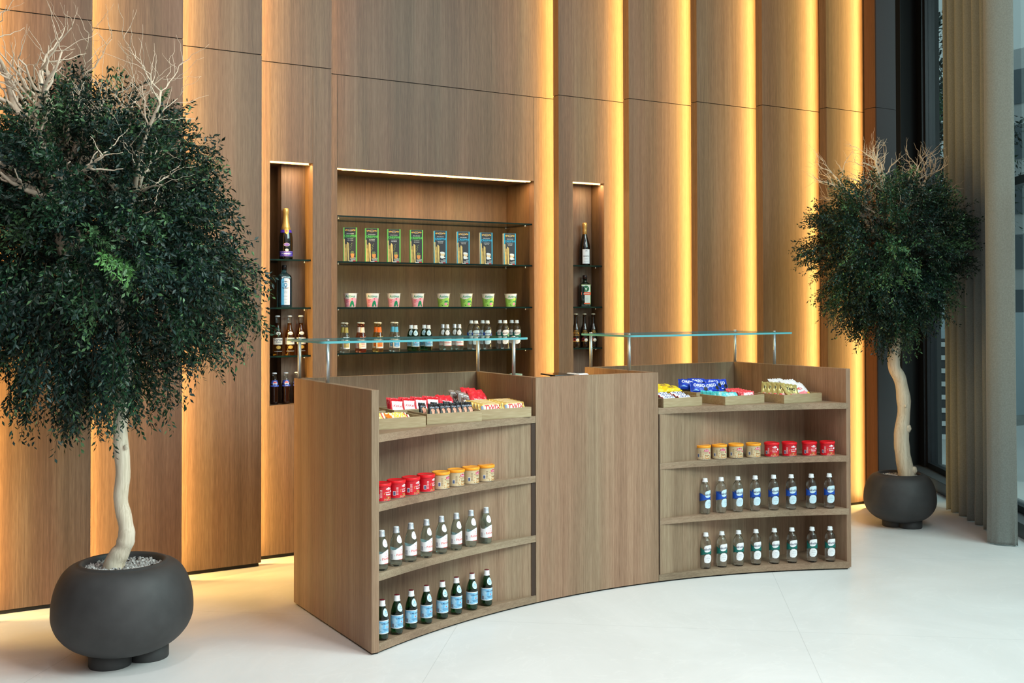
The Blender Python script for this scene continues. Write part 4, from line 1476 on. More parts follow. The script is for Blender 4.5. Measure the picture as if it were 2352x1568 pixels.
snack_tray('L1', 'low wooden tray of white and orange bars, front left on the left display', 0.055, -0.832, 0.312, 0.215)
snack_tray('L2', 'low wooden tray of black upright packets, front middle on the left display', 0.415, -0.750, 0.312, 0.225)
snack_tray('L3', 'low wooden tray of gold twin bars, front right on the left display', 0.745, -0.700, 0.312, 0.225)
snack_tray('LA', 'low empty-looking wooden tray at the back left of the left display', 0.045, -0.48, 0.270, 0.215)
snack_tray('LB', 'low wooden tray of red wafer packets at the back of the left display', 0.362, -0.480, 0.312, 0.225)
snack_tray('LC', 'low wooden tray of red and brown bags, back right of the left display', 0.722, -0.435, 0.312, 0.225)
snack_tray('R1', 'low wooden tray of white and blue bars, front left on the right display', 1.966, -0.680, 0.285, 0.225, rz=-0.02)
snack_tray('R2', 'low wooden tray of turquoise and red packets, front middle on the right display', 2.364, -0.760, 0.312, 0.225)
snack_tray('R3', 'low wooden tray of gold and white sweet bags, front right on the right display', 2.737, -0.862, 0.318, 0.225)
snack_tray('RD', 'low wooden tray under yellow packets at the back left of the right display', 2.02, -0.40, 0.312, 0.225)
snack_tray('RE', 'low wooden tray under blue biscuit packets at the back of the right display', 2.42, -0.44, 0.312, 0.225)


# pouch: flow-wrapped packet lying in its own XZ plane, front towards -Y
def pouch(name, cat, w_, h_, th, base, marks, crimp='x', nseg=20, puff=0.5, zig=True, wob=0.0016, seed=1, fin=0.008):
    """w_ wide (x), h_ tall (z), th thick; crimped fins at both ends of axis 'crimp'."""
    rg = np.random.RandomState(seed)
    ph = rg.rand(6) * 6

    def half(x, z):
        u = x / (w_ / 2)
        v = (z - h_ / 2) / (h_ / 2)
        if crimp == 'x':
            e, o_ = abs(u), abs(v)
            L = w_ / 2
        else:
            e, o_ = abs(v), abs(u)
            L = h_ / 2
        ef = 1 - fin / L
        a = max(0.0, 1 - (min(e / ef, 1.0)) ** (3.0 / puff)) ** 0.5
        b = max(0.0, 1 - o_ ** (4.0 / puff)) ** 0.5
        g = a * b
        wrk = wob * math.sin(9 * u + ph[0]) * math.sin(7 * v + ph[1]) + wob * 0.7 * math.sin(17 * u + 5 * v + ph[2])
        return th / 2 * g + wrk * min(1, g * 2), (wrk * 1.2 * (1 - g))
    mb = MB()
    nx = nseg
    nz = max(6, int(nseg * h_ / w_)) if h_ < w_ else nseg + 4
    for sgn in (-1, 1):
        vs = []
        for k in range(nz + 1):
            for i in range(nx + 1):
                x = -w_ / 2 + w_ * i / nx
                z = h_ * k / nz
                d, c_ = half(x, z)
                vs.append((x, sgn * max(d, 0.0004) + c_, z))
        fs = []
        for k in range(nz):
            for i in range(nx):
                q = (k * (nx + 1) + i, k * (nx + 1) + i + 1, (k + 1) * (nx + 1) + i + 1, (k + 1) * (nx + 1) + i)
                fs.append(q if sgn < 0 else q[::-1])
        mb.add(vs, fs, 0, True)

    G = np.zeros((nz + 1, nx + 1))
    for k in range(nz + 1):
        for i in range(nx + 1):
            d, c_ = half(-w_ / 2 + w_ * i / nx, h_ * k / nz)
            G[k, i] = -max(d, 0.0004) + c_

    def fm(lift):
        def f(x, z):
            u = min(max((x + w_ / 2) / w_ * nx, 0), nx - 1e-6)
            v = min(max(z / h_ * nz, 0), nz - 1e-6)
            i, k = int(u), int(v)
            fu, fv = u - i, v - k
            y = (G[k, i] * (1 - fu) + G[k, i + 1] * fu) * (1 - fv) + (G[k + 1, i] * (1 - fu) + G[k + 1, i + 1] * fu) * fv
            return (x, y - lift, z)
        return f
    mats_ = [base]
    for li, (shape, m, off) in enumerate(marks):
        if m not in mats_:
            mats_.append(m)
        decal(mb, shape, fm(0.0008 + 0.0003 * li), mats_.index(m), 0.004, off)
    o = mb.build(name, mats_)
    o['label'] = 'x'
    o['category'] = cat
    return o


def lay(pl, key, lx, ly, lz, rot, label, group):
    x0, y0 = TRAYS[key][:2]
    pl.put((x0 + lx, y0 + ly, 0.996 + lz), rot, label, group)


FLAT = -PI / 2
# L1 : white/orange/red bars
oran = mat('orange_film', srgb(240, 130, 40), 0.35)
crm = mat('cream_film', srgb(240, 228, 196), 0.35)
bar = pouch('chocolate_bar', 'chocolate bar', 0.120, 0.036, 0.018, crm, [(rect(-0.046, 0.040, 0.003, 0.010), C_RED, (0, 0)), (rect(-0.06, -0.040, 0.001, 0.035), oran, (0, 0)),
             (text_polys('NUTS', 0.026, 0.03, 0.2), mat('yellow_ink', srgb(252, 214, 60), 0.5), (0.004, 0.019)), (rect(0.040, 0.046, 0.001, 0.035), C_RED, (0, 0))], seed=2)
pl = Placer(bar)
L1 = [(0.080, 0.070, 0.030, -0.95, 0.05, 'nearest the left end panel, front row'), (0.215, 0.085, 0.030, -0.95, 0.02, 'right of its tray, front row'), (0.085, 0.105, 0.042, -0.9, -0.03, 'left of its tray, middle row'),
      (0.220, 0.122, 0.036, -0.95, 0.08, 'right of its tray, middle row'), (0.090, 0.150, 0.034, -1.0, 0.05, 'left of its tray, back row'), (0.215, 0.160, 0.034, -0.9, -0.06, 'right of its tray, back row')]
for lx, ly, lz, rx, rz, d in L1:
    lay(pl, 'L1', lx, ly, lz, (rx, 0, rz), 'white and orange wrapped bar, ' + d, 'white and orange bars on the left display')
# L2 : black packets with pink picture, standing and leaning
blk = mat('glossy_black_film', srgb(26, 28, 34), 0.25)
salm = mat('salmon_picture', srgb(232, 158, 128), 0.5)
pk = pouch('snack_packet', 'snack packet', 0.040, 0.090, 0.016, blk, [([(-0.004, 0.006), (0.016, 0.006), (0.016, 0.052), (0.010, 0.060), (-0.002, 0.062), (-0.010, 0.054), (-0.006, 0.044), (-0.002, 0.040), (-0.004, 0.030), (0.000, 0.020)], salm, (0, 0)),
            ([(-0.015, 0.064), (0.013, 0.066), (0.013, 0.070), (-0.015, 0.069)], C_GREY, (0, 0)), (rect(-0.014, -0.009, 0.01, 0.05), mat('dark_olive', srgb(70, 74, 56), 0.4), (0, 0))], crimp='z', seed=5)
pl = Placer(pk)
for i in range(8):
    lay(pl, 'L2', 0.060 + i * 0.0312, 0.060 + 0.002 * (i % 2), 0.010, (-0.38, 0.16 + rnd.uniform(-.05, .05), 0.10 + rnd.uniform(-.05, .05)), 'black packet with pink picture in the front row, ' + ORD[i], 'black packets in the middle front tray')
for i in range(4):
    lay(pl, 'L2', 0.050 + i * 0.070, 0.135, 0.012, (-0.45, 0.12, 0.2 + rnd.uniform(-.2, .2)), 'black packet behind the front row of black packets, ' + ('leftmost', 'second', 'third', 'rightmost')[i], 'black packets in the middle front tray, back row')
# L3 : gold twin bars
gold = mat('gold_film', srgb(214, 172, 92), 0.3, metal=0.35)
tw = pouch('chocolate_bar', 'chocolate bar', 0.135, 0.056, 0.026, gold, [(rect(-0.042, 0.050, 0.002, 0.052), mat('cream_gloss', srgb(244, 232, 198), 0.3), (0, 0)), (rect(-0.056, -0.044, 0.016, 0.040), mat('steel_blue_patch', srgb(140, 160, 190), 0.4), (0, 0)),
            (text_polys('TWIX', 0.036, 0.035, 0.25), mat('twin_bar_red', srgb(196, 26, 50), 0.4), (0.004, 0.028))], seed=8)
pl = Placer(tw)
nmr = ['front', 'second', 'third', 'fourth', 'fifth']
for c_ in range(2):
    for k in range(5):
        lay(pl, 'L3', 0.085 + c_ * 0.142, 0.034 + k * 0.034, 0.026 + 0.002 * k, (-0.36, 0, 0.03 * (c_ - 0.5) - 0.02), 'gold-wrapped twin bar, %s in the %s stack of its tray' % (nmr[k], ('left', 'right')[c_]), 'gold twin bars on the left display')
# LB : red wafer packets standing
redf = mat('red_film', srgb(204, 18, 34), 0.3)
kk = pouch('wafer_packet', 'wafer packet', 0.078, 0.100, 0.012, redf, [(rect(-0.030, 0.033, 0.004, 0.082), mat('blush_white', srgb(248, 214, 216), 0.4), (0, 0)), (poly_ellipse(0.002, 0.055, 0.027, 0.014, 16, 0.2), C_WHITE, (0, 0)),
            (text_polys('KitKat', 0.019, 0.02, 0.3), redf, (0.001, 0.055)), (rect(-0.02, 0.02, 0.020, 0.022), C_CORAL, (0, 0)), (rect(-0.02, 0.02, 0.028, 0.030), C_CORAL, (0, 0))], crimp='z', seed=9)
pl = Placer(kk)
for c_ in range(4):
    for k in range(3):
        lay(pl, 'LB', 0.030 + 0.020 + c_ * 0.070, 0.060 + k * 0.020, 0.012, (-0.42, 0.10, 0.03), 'red wafer packet, %s of the %s stack' % (('front', 'middle', 'back')[k], ('leftmost', 'second', 'third', 'rightmost')[c_]), 'red wafer packets on the left display')
# LC : brown/silver bags and red rainbow bags
sil = mat('brown_silver_film', srgb(150, 140, 140), 0.28, metal=0.3)
bagB = pouch('sweet_bag', 'sweet bag', 0.11, 0.13, 0.026, sil, [(rect(-0.045, 0.045, 0.030, 0.075), mat('brown_film', srgb(92, 66, 60), 0.35), (0, 0)), (text_polys('m&m', 0.034, 0.03), C_WHITE, (0, 0.052)), (rect(-0.05, 0.05, 0.092, 0.098), C_WHITE, (0, 0))], crimp='z', seed=12, wob=0.004)
bagR = pouch('sweet_bag', 'sweet bag', 0.105, 0.12, 0.026, mat('scarlet_film', srgb(224, 40, 56), 0.3), [([(-0.05, 0.008), (0.052, 0.008), (0.052, 0.020), (-0.05, 0.034)], mat('rainbow_yellow', srgb(246, 214, 70), 0.4), (0, 0)), ([(-0.05, 0.008), (-0.01, 0.008), (-0.05, 0.026)], mat('rainbow_green', srgb(90, 180, 130), 0.4), (0, 0)),
             ([(0.03, 0.008), (0.052, 0.008), (0.052, 0.016)], mat('rainbow_blue', srgb(120, 180, 220), 0.4), (0, 0)), (text_polys('Skittles', 0.022, 0.03), C_WHITE, (0, 0.062))], crimp='z', seed=13, wob=0.003)
plB, plR = Placer(bagB), Placer(bagR)
lay(plR, 'LC', 0.020, 0.060, 0.012, (-0.75, 0.1, 0.1), 'red rainbow sweet bag, left of the brown bags', 'red rainbow bags on the left display')
lay(plB, 'LC', 0.105, 0.105, 0.022, (-0.80, 0.3, -0.1), 'brown and silver sweet bag, back left one', 'brown and silver bags on the left display')
lay(plB, 'LC', 0.130, 0.055, 0.016, (-0.75, 0.35, 0.1), 'brown and silver sweet bag, front one', 'brown and silver bags on the left display')
lay(plB, 'LC', 0.160, 0.085, 0.022, (-0.85, 0.2, 0.0), 'brown and silver sweet bag, right one beside the red bags', 'brown and silver bags on the left display')
lay(plR, 'LC', 0.215, 0.060, 0.012, (-0.70, 0.05, -0.1), 'red rainbow sweet bag, front one in the right group', 'red rainbow bags on the left display')
lay(plR, 'LC', 0.225, 0.095, 0.022, (-0.62, 0.05, 0.0), 'red rainbow sweet bag, middle one in the right group', 'red rainbow bags on the left display')
lay(plR, 'LC', 0.200, 0.130, 0.030, (-0.60, 0.1, 0.05), 'red rainbow sweet bag, back one in the right group', 'red rainbow bags on the left display')
# R1 : white/blue bars in brown wrappers
brf = mat('dark_brown_film', srgb(70, 40, 36), 0.3)
sn = pouch('chocolate_bar', 'chocolate bar', 0.108, 0.032, 0.024, brf, [(rect(-0.046, 0.046, 0.003, 0.029), C_RED, (0, 0)), (rect(-0.044, 0.044, 0.005, 0.027), C_WHITE, (0, 0)), (text_polys('SNICKERS', 0.0165, 0.03, 0.15), mat('bar_blue_ink', srgb(36, 50, 140), 0.5), (0, 0.016))], seed=17)
pl = Placer(sn)
for r_, (ly, lz) in enumerate(((0.030, 0.036), (0.066, 0.046), (0.104, 0.052))):
    for c_ in range(3 if r_ == 0 else 2):
        lx = (0.038, 0.140, 0.232)[c_] if r_ == 0 else (0.085, 0.195)[c_]
        if r_ == 0 and c_ == 0:
            lx = 0.066
        elif r_ == 0:
            lx = (0, 0.146, 0.226)[c_]
        if r_ == 0 and c_ == 2:
            continue
        if r_ == 0:
            lx = (0.085, 0.200)[c_]
        lay(pl, 'R1', lx + 0.004 * r_ - 0.01, ly, lz, (-0.95, 0, 0.05 + rnd.uniform(-.06, .06)), 'white and blue chocolate bar, %s row, %s' % (('front', 'middle', 'back')[r_], ('left', 'right')[c_]), 'white and blue bars on the right display')
# R2 : turquoise and red packets
tq = mat('turquoise_film', srgb(70, 196, 206), 0.3)
tqp = pouch('snack_packet', 'snack packet', 0.125, 0.062, 0.020, tq, [([(-0.040, 0.010), (0.048, 0.008), (0.050, 0.052), (-0.038, 0.054)], mat('ice_film', srgb(176, 228, 226), 0.35), (0, 0)), (rect(-0.040, -0.008, 0.008, 0.022), mat('sand_film', srgb(220, 190, 150), 0.4), (0, 0)), (text_polys('bar', 0.020, 0.02), C_WHITE, (0.015, 0.034))], seed=21, wob=0.003)
rdp = pouch('snack_packet', 'snack packet', 0.105, 0.062, 0.020, mat('coral_film', srgb(226, 74, 82), 0.3), [(rect(-0.036, 0.040, 0.010, 0.050), mat('pink_white', srgb(246, 210, 218), 0.35), (0, 0)), (poly_ellipse(-0.022, 0.032, 0.014, 0.014, 12), C_WHITE, (0, 0)), (text_polys('WAFER', 0.014, 0.02), MAGENTA, (0.012, 0.030))], seed=22, wob=0.003)
pl1, pl2 = Placer(tqp), Placer(rdp)
lay(pl1, 'R2', 0.098, 0.045, 0.014, (-0.55, 0, 0.05), 'turquoise packet with pale front, nearest in the middle tray', 'turquoise packets on the right display')
for i in range(5):
    lay(pl1, 'R2', 0.060 - 0.006 * i + 0.01, 0.080 + i * 0.026, 0.016, (-0.60, 0.05, -0.75 + rnd.uniform(-.15, .15)), 'turquoise packet fanned out behind the front one, %s in line' % ('first', 'second', 'third', 'fourth', 'last')[i], 'turquoise packets on the right display')
for i in range(6):
    lay(pl2, 'R2', 0.232 + 0.004 * (i % 2), 0.040 + i * 0.026, 0.014 + 0.002 * i, (-0.50, 0, rnd.uniform(-.06, .06)), 'red and white packet, %s from the front of the middle tray' % ('first', 'second', 'third', 'fourth', 'fifth', 'sixth')[i], 'red and white packets on the right display')
# R3 : gold and white sweet bags
gb = mat('pale_gold_film', srgb(182, 168, 106), 0.3, metal=0.25)
hg = pouch('sweet_bag', 'sweet bag', 0.125, 0.125, 0.026, gb, [(text_polys('HARIBO', 0.026, 0.03), C_BLACK, (0, 0.076)), ([(-0.055, 0.010), (0.055, 0.010), (0.050, 0.030), (0.01, 0.042), (-0.04, 0.036)], mat('sweet_mix_print', srgb(206, 150, 150), 0.4), (0, 0)), (poly_ellipse(-0.045, 0.022, 0.012, 0.010, 12), C_RED, (0, 0)), (poly_ellipse(0.046, 0.024, 0.012, 0.012, 12), mat('sunny_yellow', srgb(238, 200, 60), 0.4), (0, 0))], crimp='z', seed=31, wob=0.004)
wh = pouch('sweet_bag', 'sweet bag', 0.125, 0.140, 0.026, mat('white_film', srgb(226, 224, 228), 0.3), [(text_polys('MIX', 0.026, 0.03), C_CORAL, (0.0, 0.078)), ([(-0.05, 0.010), (0.055, 0.010), (0.052, 0.040), (0.02, 0.058), (-0.03, 0.050)], mat('rose_print', srgb(236, 130, 140), 0.4), (0, 0)), (poly_ellipse(0.044, 0.030, 0.012, 0.016, 12), mat('sunny_yellow', (0, 0, 0, 1)), (0, 0))], crimp='z', seed=32, wob=0.004)
pg, pw_ = Placer(hg), Placer(wh)
lay(pg, 'R3', 0.150, 0.040, 0.012, (-0.80, 0.10, 0.08), 'pale gold sweet bag with black lettering, front middle of the right tray', 'pale gold sweet bags on the right display')
for i in range(4):
    lay(pg, 'R3', 0.095 - 0.018 * i, 0.065 + 0.030 * i, 0.012, (-0.70, 0.15, -0.55 - 0.06 * i), 'pale gold sweet bag sideways at the right tray\'s edge, %s from front' % ('first', 'second', 'third', 'fourth')[i], 'pale gold sweet bags on the right display')
lay(pg, 'R3', 0.140, 0.110, 0.034, (-0.90, 0.05, 0.05), 'pale gold sweet bag lying behind the lettered front one', 'pale gold sweet bags on the right display')
for i, (lx, ly, lz, rx, ry, d) in enumerate(((0.235, 0.050, 0.012, -0.85, -0.05, 'front one in the right tray'), (0.210, 0.085, 0.028, -0.80, 0.0, 'second one in the right tray'), (0.165, 0.125, 0.048, -0.95, 0.0, 'back one in the right tray'))):
    lay(pw_, 'R3', lx, ly, lz, (rx, ry, 0.05 * i), 'white and rose sweet bag, ' + d, 'white sweet bags on the right display')
# RD : yellow packets in two layers ; RE : blue biscuit packets
yel = mat('yellow_film', srgb(240, 214, 48), 0.3)
yp = pouch('biscuit_packet', 'biscuit packet', 0.132, 0.060, 0.034, yel, [([(-0.020, 0.016), (0.022, 0.018), (0.018, 0.046), (-0.024, 0.044)], mat('amber_print', srgb(222, 180, 60), 0.4), (0, 0)), (text_polys('BELVITA', 0.015, 0.03), C_NAVY, (0, 0.031))], seed=41, puff=0.35)
py_ = Placer(yp)
YP = [(0.05, 0.035, 0.062), (0.185, 0.035, 0.058), (0.315, 0.035, 0.058), (0.04, 0.10, 0.070), (0.175, 0.10, 0.068), (0.305, 0.10, 0.066), (0.11, 0.155, 0.080), (0.245, 0.155, 0.078)]
YD = ['front row, left', 'front row, middle', 'front row, right', 'middle row, left', 'middle row, middle', 'middle row, right', 'topmost at the back, left', 'topmost at the back, right']
for (lx, ly, lz), d in zip(YP, YD):
    lay(py_, 'RD', lx - 0.03, ly, lz, (-1.25, 0, rnd.uniform(-.05, .05)), 'yellow biscuit packet on the back left tray, ' + d, 'yellow biscuit packets on the right display')
for q, (lx, ly) in enumerate(((0.03, 0.035), (0.17, 0.035), (0.29, 0.035), (0.03, 0.12), (0.17, 0.12), (0.29, 0.12))):
    lay(py_, 'RD', lx, ly, 0.026, (-1.35, 0, 0), 'yellow biscuit packet in the lower layer of the back left tray, ' + ('front left', 'front middle', 'front right', 'back left', 'back middle', 'back right')[q], 'yellow biscuit packets, lower layer')
blu = mat('royal_blue_film', srgb(20, 62, 190), 0.28)
op = pouch('biscuit_packet', 'biscuit packet', 0.125, 0.074, 0.036, blu, [(text_polys('OREO', 0.028, 0.03), C_WHITE, (-0.008, 0.046)), (poly_ellipse(0.034, 0.026, 0.014, 0.014, 16), C_BLACK, (0, 0)), ([(-0.055, 0.010), (-0.015, 0.008), (-0.030, 0.020)], mat('milk_blue', srgb(120, 180, 236), 0.4), (0, 0)), ([(0.045, 0.008), (0.058, 0.010), (0.054, 0.034)], C_WHITE, (0, 0))], seed=51, puff=0.4)
po = Placer(op)
OR_ = [(0.070, 0.045, 0.040, -0.55, 0.10, -0.3, 'front left'), (0.165, 0.035, 0.038, -0.45, -0.08, 0.05, 'front middle, lettering facing out'), (0.265, 0.075, 0.045, -0.25, -0.05, 0.0, 'right, standing upright'),
       (0.030, 0.110, 0.060, -0.7, 0.15, -0.45, 'back left, tilted'), (0.120, 0.115, 0.062, -0.6, 0.05, -0.2, 'back middle'), (0.205, 0.060, 0.055, -0.5, 0.02, 0.0, 'between the front middle and the right one'), (0.250, 0.040, 0.022, -0.9, 0.0, 0.05, 'lying low at the front right')]
for lx, ly, lz, rx, ry, rz, d in OR_:
    lay(po, 'RE', lx, ly, lz, (rx, ry, rz), 'blue biscuit packet on the back middle tray, ' + d, 'blue biscuit packets on the right display')

# ================================================================== ON THE SERVICE DESK
t = thing('payment_tablet', 'black tablet on a low stand lying on the service desk', 'tablet', (1.36, -0.54, 1.150), 0.05)
mb = MB(); mb.box(-0.03, 0.07, 0.03, 0.12, 0.0, 0.008); mb.build('stand', CHAR, t, bevel=0.002)
mb = MB(); mb.box(-0.05, 0.085, 0, 0.14, 0.040, 0.048, T=Matrix.Rotation(0.03, 4, 'X')); mb.build('screen', mat('black_gloss', srgb(14, 14, 16), 0.12), t, bevel=0.003)
mb = MB(); mb.box(-0.01, 0.05, 0.05, 0.10, 0.008, 0.0405); mb.build('support', CHAR, t)
t = thing('card_reader', 'small white card reader beside the black tablet on the service desk', 'card reader', (1.497, -0.56, 1.150), 0.1)
mb = MB(); mb.box(-0.036, 0.036, 0, 0.12, 0.0, 0.052); mb.build('reader_body', mat('white_gloss_plastic', srgb(232, 234, 236), 0.25), t, bevel=0.008)
mb = MB(); mb.box(-0.022, 0.022, 0.03, 0.09, 0.0521, 0.0535); mb.build('display', mat('dark_display', srgb(70, 76, 84), 0.2), t)
t = thing('glass_dish', 'small pale green glass dish on the service desk behind the left divider', 'dish', (1.225, -0.27, 1.150))
mb = MB(); mb.lathe([(0.0, 0), (0.028, 0), (0.034, 0.006), (0.037, 0.045), (0.034, 0.045), (0.030, 0.010), (0, 0.008)], 28, 0)
mb.build('dish_body', mat('pale_green_glass', srgb(190, 222, 200), 0.1, trans=0.6), t)

# ================================================================== TREES


def trunk_frame(base):
    """lateral axis used to describe a tree's silhouette, plus its depth axis"""
    T = Matrix.Translation(Vector(base)) @ Matrix.Rotation(-YAW, 4, 'Z')
    return T


def wiggle_path(p0, p1, n, amp, rg, sag=0.0):
    p0, p1 = Vector(p0), Vector(p1)
    L = (p1 - p0).length
    pts = []
    off = Vector((0, 0, 0))
    for i in range(n + 1):
        t = i / n
        if 0 < i < n:
            off = off * 0.55 + Vector((rg.uniform(-1, 1), rg.uniform(-1, 1), rg.uniform(-1, 1))) * amp * L
        else:
            off = off * (0 if i == 0 else 0.4)
        pts.append(p0.lerp(p1, t) + off + Vector((0, 0, sag * 4 * t * (1 - t) * L)))
    return pts


def branch(mb, p0, p1, r0, depth, rg, amp=0.045, twl=0.24):
    n = 9 if depth > 1 else 6
    pts = wiggle_path(p0, p1, n, amp, rg)
    rad = [r0 * (1 - 0.72 * i / n) for i in range(n + 1)]
    mb.tube(pts, rad, 7 if depth > 1 else 5)
    if depth == 0:
        return
    L = (Vector(p1) - Vector(p0)).length
    k0 = max(1, int(n * 0.3))
    for i in range(k0, n + 1):
        for q in range(2 if depth > 1 else (1 if i < n else 2)):
            if i < n and rg.random() < 0.12:
                continue
            d = (pts[min(i, n)] - pts[i - 1]).normalized()
            side = Vector((rg.uniform(-1, 1), rg.uniform(-1, 1), rg.uniform(-0.25, 0.9)))
            side = (side - d * side.dot(d)).normalized()
            nd = (d * rg.uniform(0.45, 1.0) + side * rg.uniform(0.55, 1.0)).normalized()
            l = L * rg.uniform(0.28, 0.5) * (1.15 - 0.5 * i / n) if depth > 1 else twl * rg.uniform(0.35, 0.8)
            branch(mb, pts[i], pts[i] + nd * l, max(rad[i] * 0.62, 0.0014), depth - 1, rg, amp * 1.15, twl)


def leaves(name, parent, tips, seed, leaf=0.021, per=22, T=None):
    """sprays of small pointed leaves; tips = list of (start, mid, end) curves"""
    rg = np.random.RandomState(seed)
    V, F, MI = [], [], []
    for (a, b, c, tone) in tips:
        a, b, c = np.array(a), np.array(b), np.array(c)
        n = per
        for i in range(n):
            t = 0.12 + 0.88 * (i + rg.rand() * 0.6) / n
            p = a * (1 - t) ** 2 + 2 * b * t * (1 - t) + c * t * t
            d = 2 * (1 - t) * (b - a) + 2 * t * (c - b)
            d = d / (np.linalg.norm(d) + 1e-9)
            s = rg.randn(3)
            s -= d * s.dot(d)
            s /= np.linalg.norm(s) + 1e-9
            ax = d * rg.uniform(0.35, 0.95) + s * rg.uniform(0.5, 1.0)
            ax[2] -= 0.15
            ax /= np.linalg.norm(ax)
            wv = np.cross(ax, rg.randn(3))
            wv /= np.linalg.norm(wv) + 1e-9
            nv = np.cross(ax, wv)
            l = leaf * rg.uniform(0.7, 1.25)
            wd = l * rg.uniform(0.16, 0.23)
            q = p + s * 0.004
            k = len(V)
            V += [q, q + ax * l * 0.45 + wv * wd - nv * l * 0.07, q + ax * l, q + ax * l * 0.45 - wv * wd - nv * l * 0.07]
            F += [(k, k + 1, k + 2), (k, k + 2, k + 3)]
            m = tone if (rg.rand() < 0.78 or tone == 4) else rg.randint(0, 4)
            MI += [m] * 2
    V = np.array(V)
    F = np.array(F, dtype=np.int32)
    me = bpy.data.meshes.new(name)
    me.vertices.add(len(V))
    me.vertices.foreach_set('co', V.ravel())
    me.loops.add(F.size)
    me.loops.foreach_set('vertex_index', F.ravel())
    me.polygons.add(len(F))
    me.polygons.foreach_set('loop_start', np.arange(0, F.size, 3, dtype=np.int32))
    me.polygons.foreach_set('material_index', np.array(MI, dtype=np.int32))
    me.update(calc_edges=True)
    for m in LEAF_MATS:
        me.materials.append(m)
    o = bpy.data.objects.new(name, me)
    COL.objects.link(o)
    o.parent = parent
    return o


def crown_sprays(prof, cx, cy, count, seed, asym=None):
    """prof: list of (z, radius). Leafy shoots are grouped in boughs so the crown has tufts, gaps and hanging tails."""
    rg = random.Random(seed)
    zs = [p_[0] for p_ in prof]
    rs = [p_[1] for p_ in prof]
    z0, z1 = zs[0], zs[-1]
    out = []
    grid = [z0 + (z1 - z0) * (i + 0.5) / 60 for i in range(60)]
    wts = [float(np.interp(z, zs, rs)) + 0.05 for z in grid]
    scale = max(rs)
    nb = max(60, count // 9)
    for b in range(nb):
        z = rg.choices(grid, wts)[0] + rg.uniform(-1, 1) * (z1 - z0) / 100
        R = float(np.interp(z, zs, rs))
        az = rg.uniform(0, 2 * PI)
        k = 1.0 - 0.45 * rg.random() ** 1.8
        hub = Vector((cx + R * k * 0.88 * math.cos(az), cy + R * k * 0.88 * math.sin(az), z))
        hgt = min(1.0, max(0.0, (z - z0) / (z1 - z0)))
        el0 = math.radians(-80 + 150 * hgt ** 1.15) + rg.uniform(-.25, .25)
        tn = rg.random()
        tone = 0 if tn < 0.42 else (3 if tn < 0.66 else (1 if tn < 0.87 else 2))
        n = max(3, int(rg.gauss(count / nb, 2.5)))
        for _ in range(n):
            el = el0 + rg.uniform(-.5, .5)
            a2 = az + rg.uniform(-.65, .65)
            dirn = Vector((math.cos(a2) * math.cos(el), math.sin(a2) * math.cos(el), math.sin(el)))
            L = scale * rg.uniform(0.22, 0.46)
            st = hub + Vector((rg.gauss(0, 1), rg.gauss(0, 1), rg.gauss(0, 1))) * 0.055 * scale - dirn * L * 0.55
            tip = st + dirn * L + Vector((0, 0, -L * 0.22 * (1 - hgt)))
            mid = st.lerp(tip, 0.5) + Vector((0, 0, L * 0.16))
            out.append((tuple(st), tuple(mid), tuple(tip), tone))
    # dense heart of the crown, all dark leaf tone to paint in the inner shade
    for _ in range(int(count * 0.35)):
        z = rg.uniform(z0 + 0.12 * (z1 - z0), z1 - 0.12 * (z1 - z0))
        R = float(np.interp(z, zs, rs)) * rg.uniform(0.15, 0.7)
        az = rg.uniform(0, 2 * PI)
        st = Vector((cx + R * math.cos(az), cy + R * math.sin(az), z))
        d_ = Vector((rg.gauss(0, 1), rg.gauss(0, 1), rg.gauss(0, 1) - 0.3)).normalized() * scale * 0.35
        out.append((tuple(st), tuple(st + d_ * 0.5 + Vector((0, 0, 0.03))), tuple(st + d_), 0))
    return out


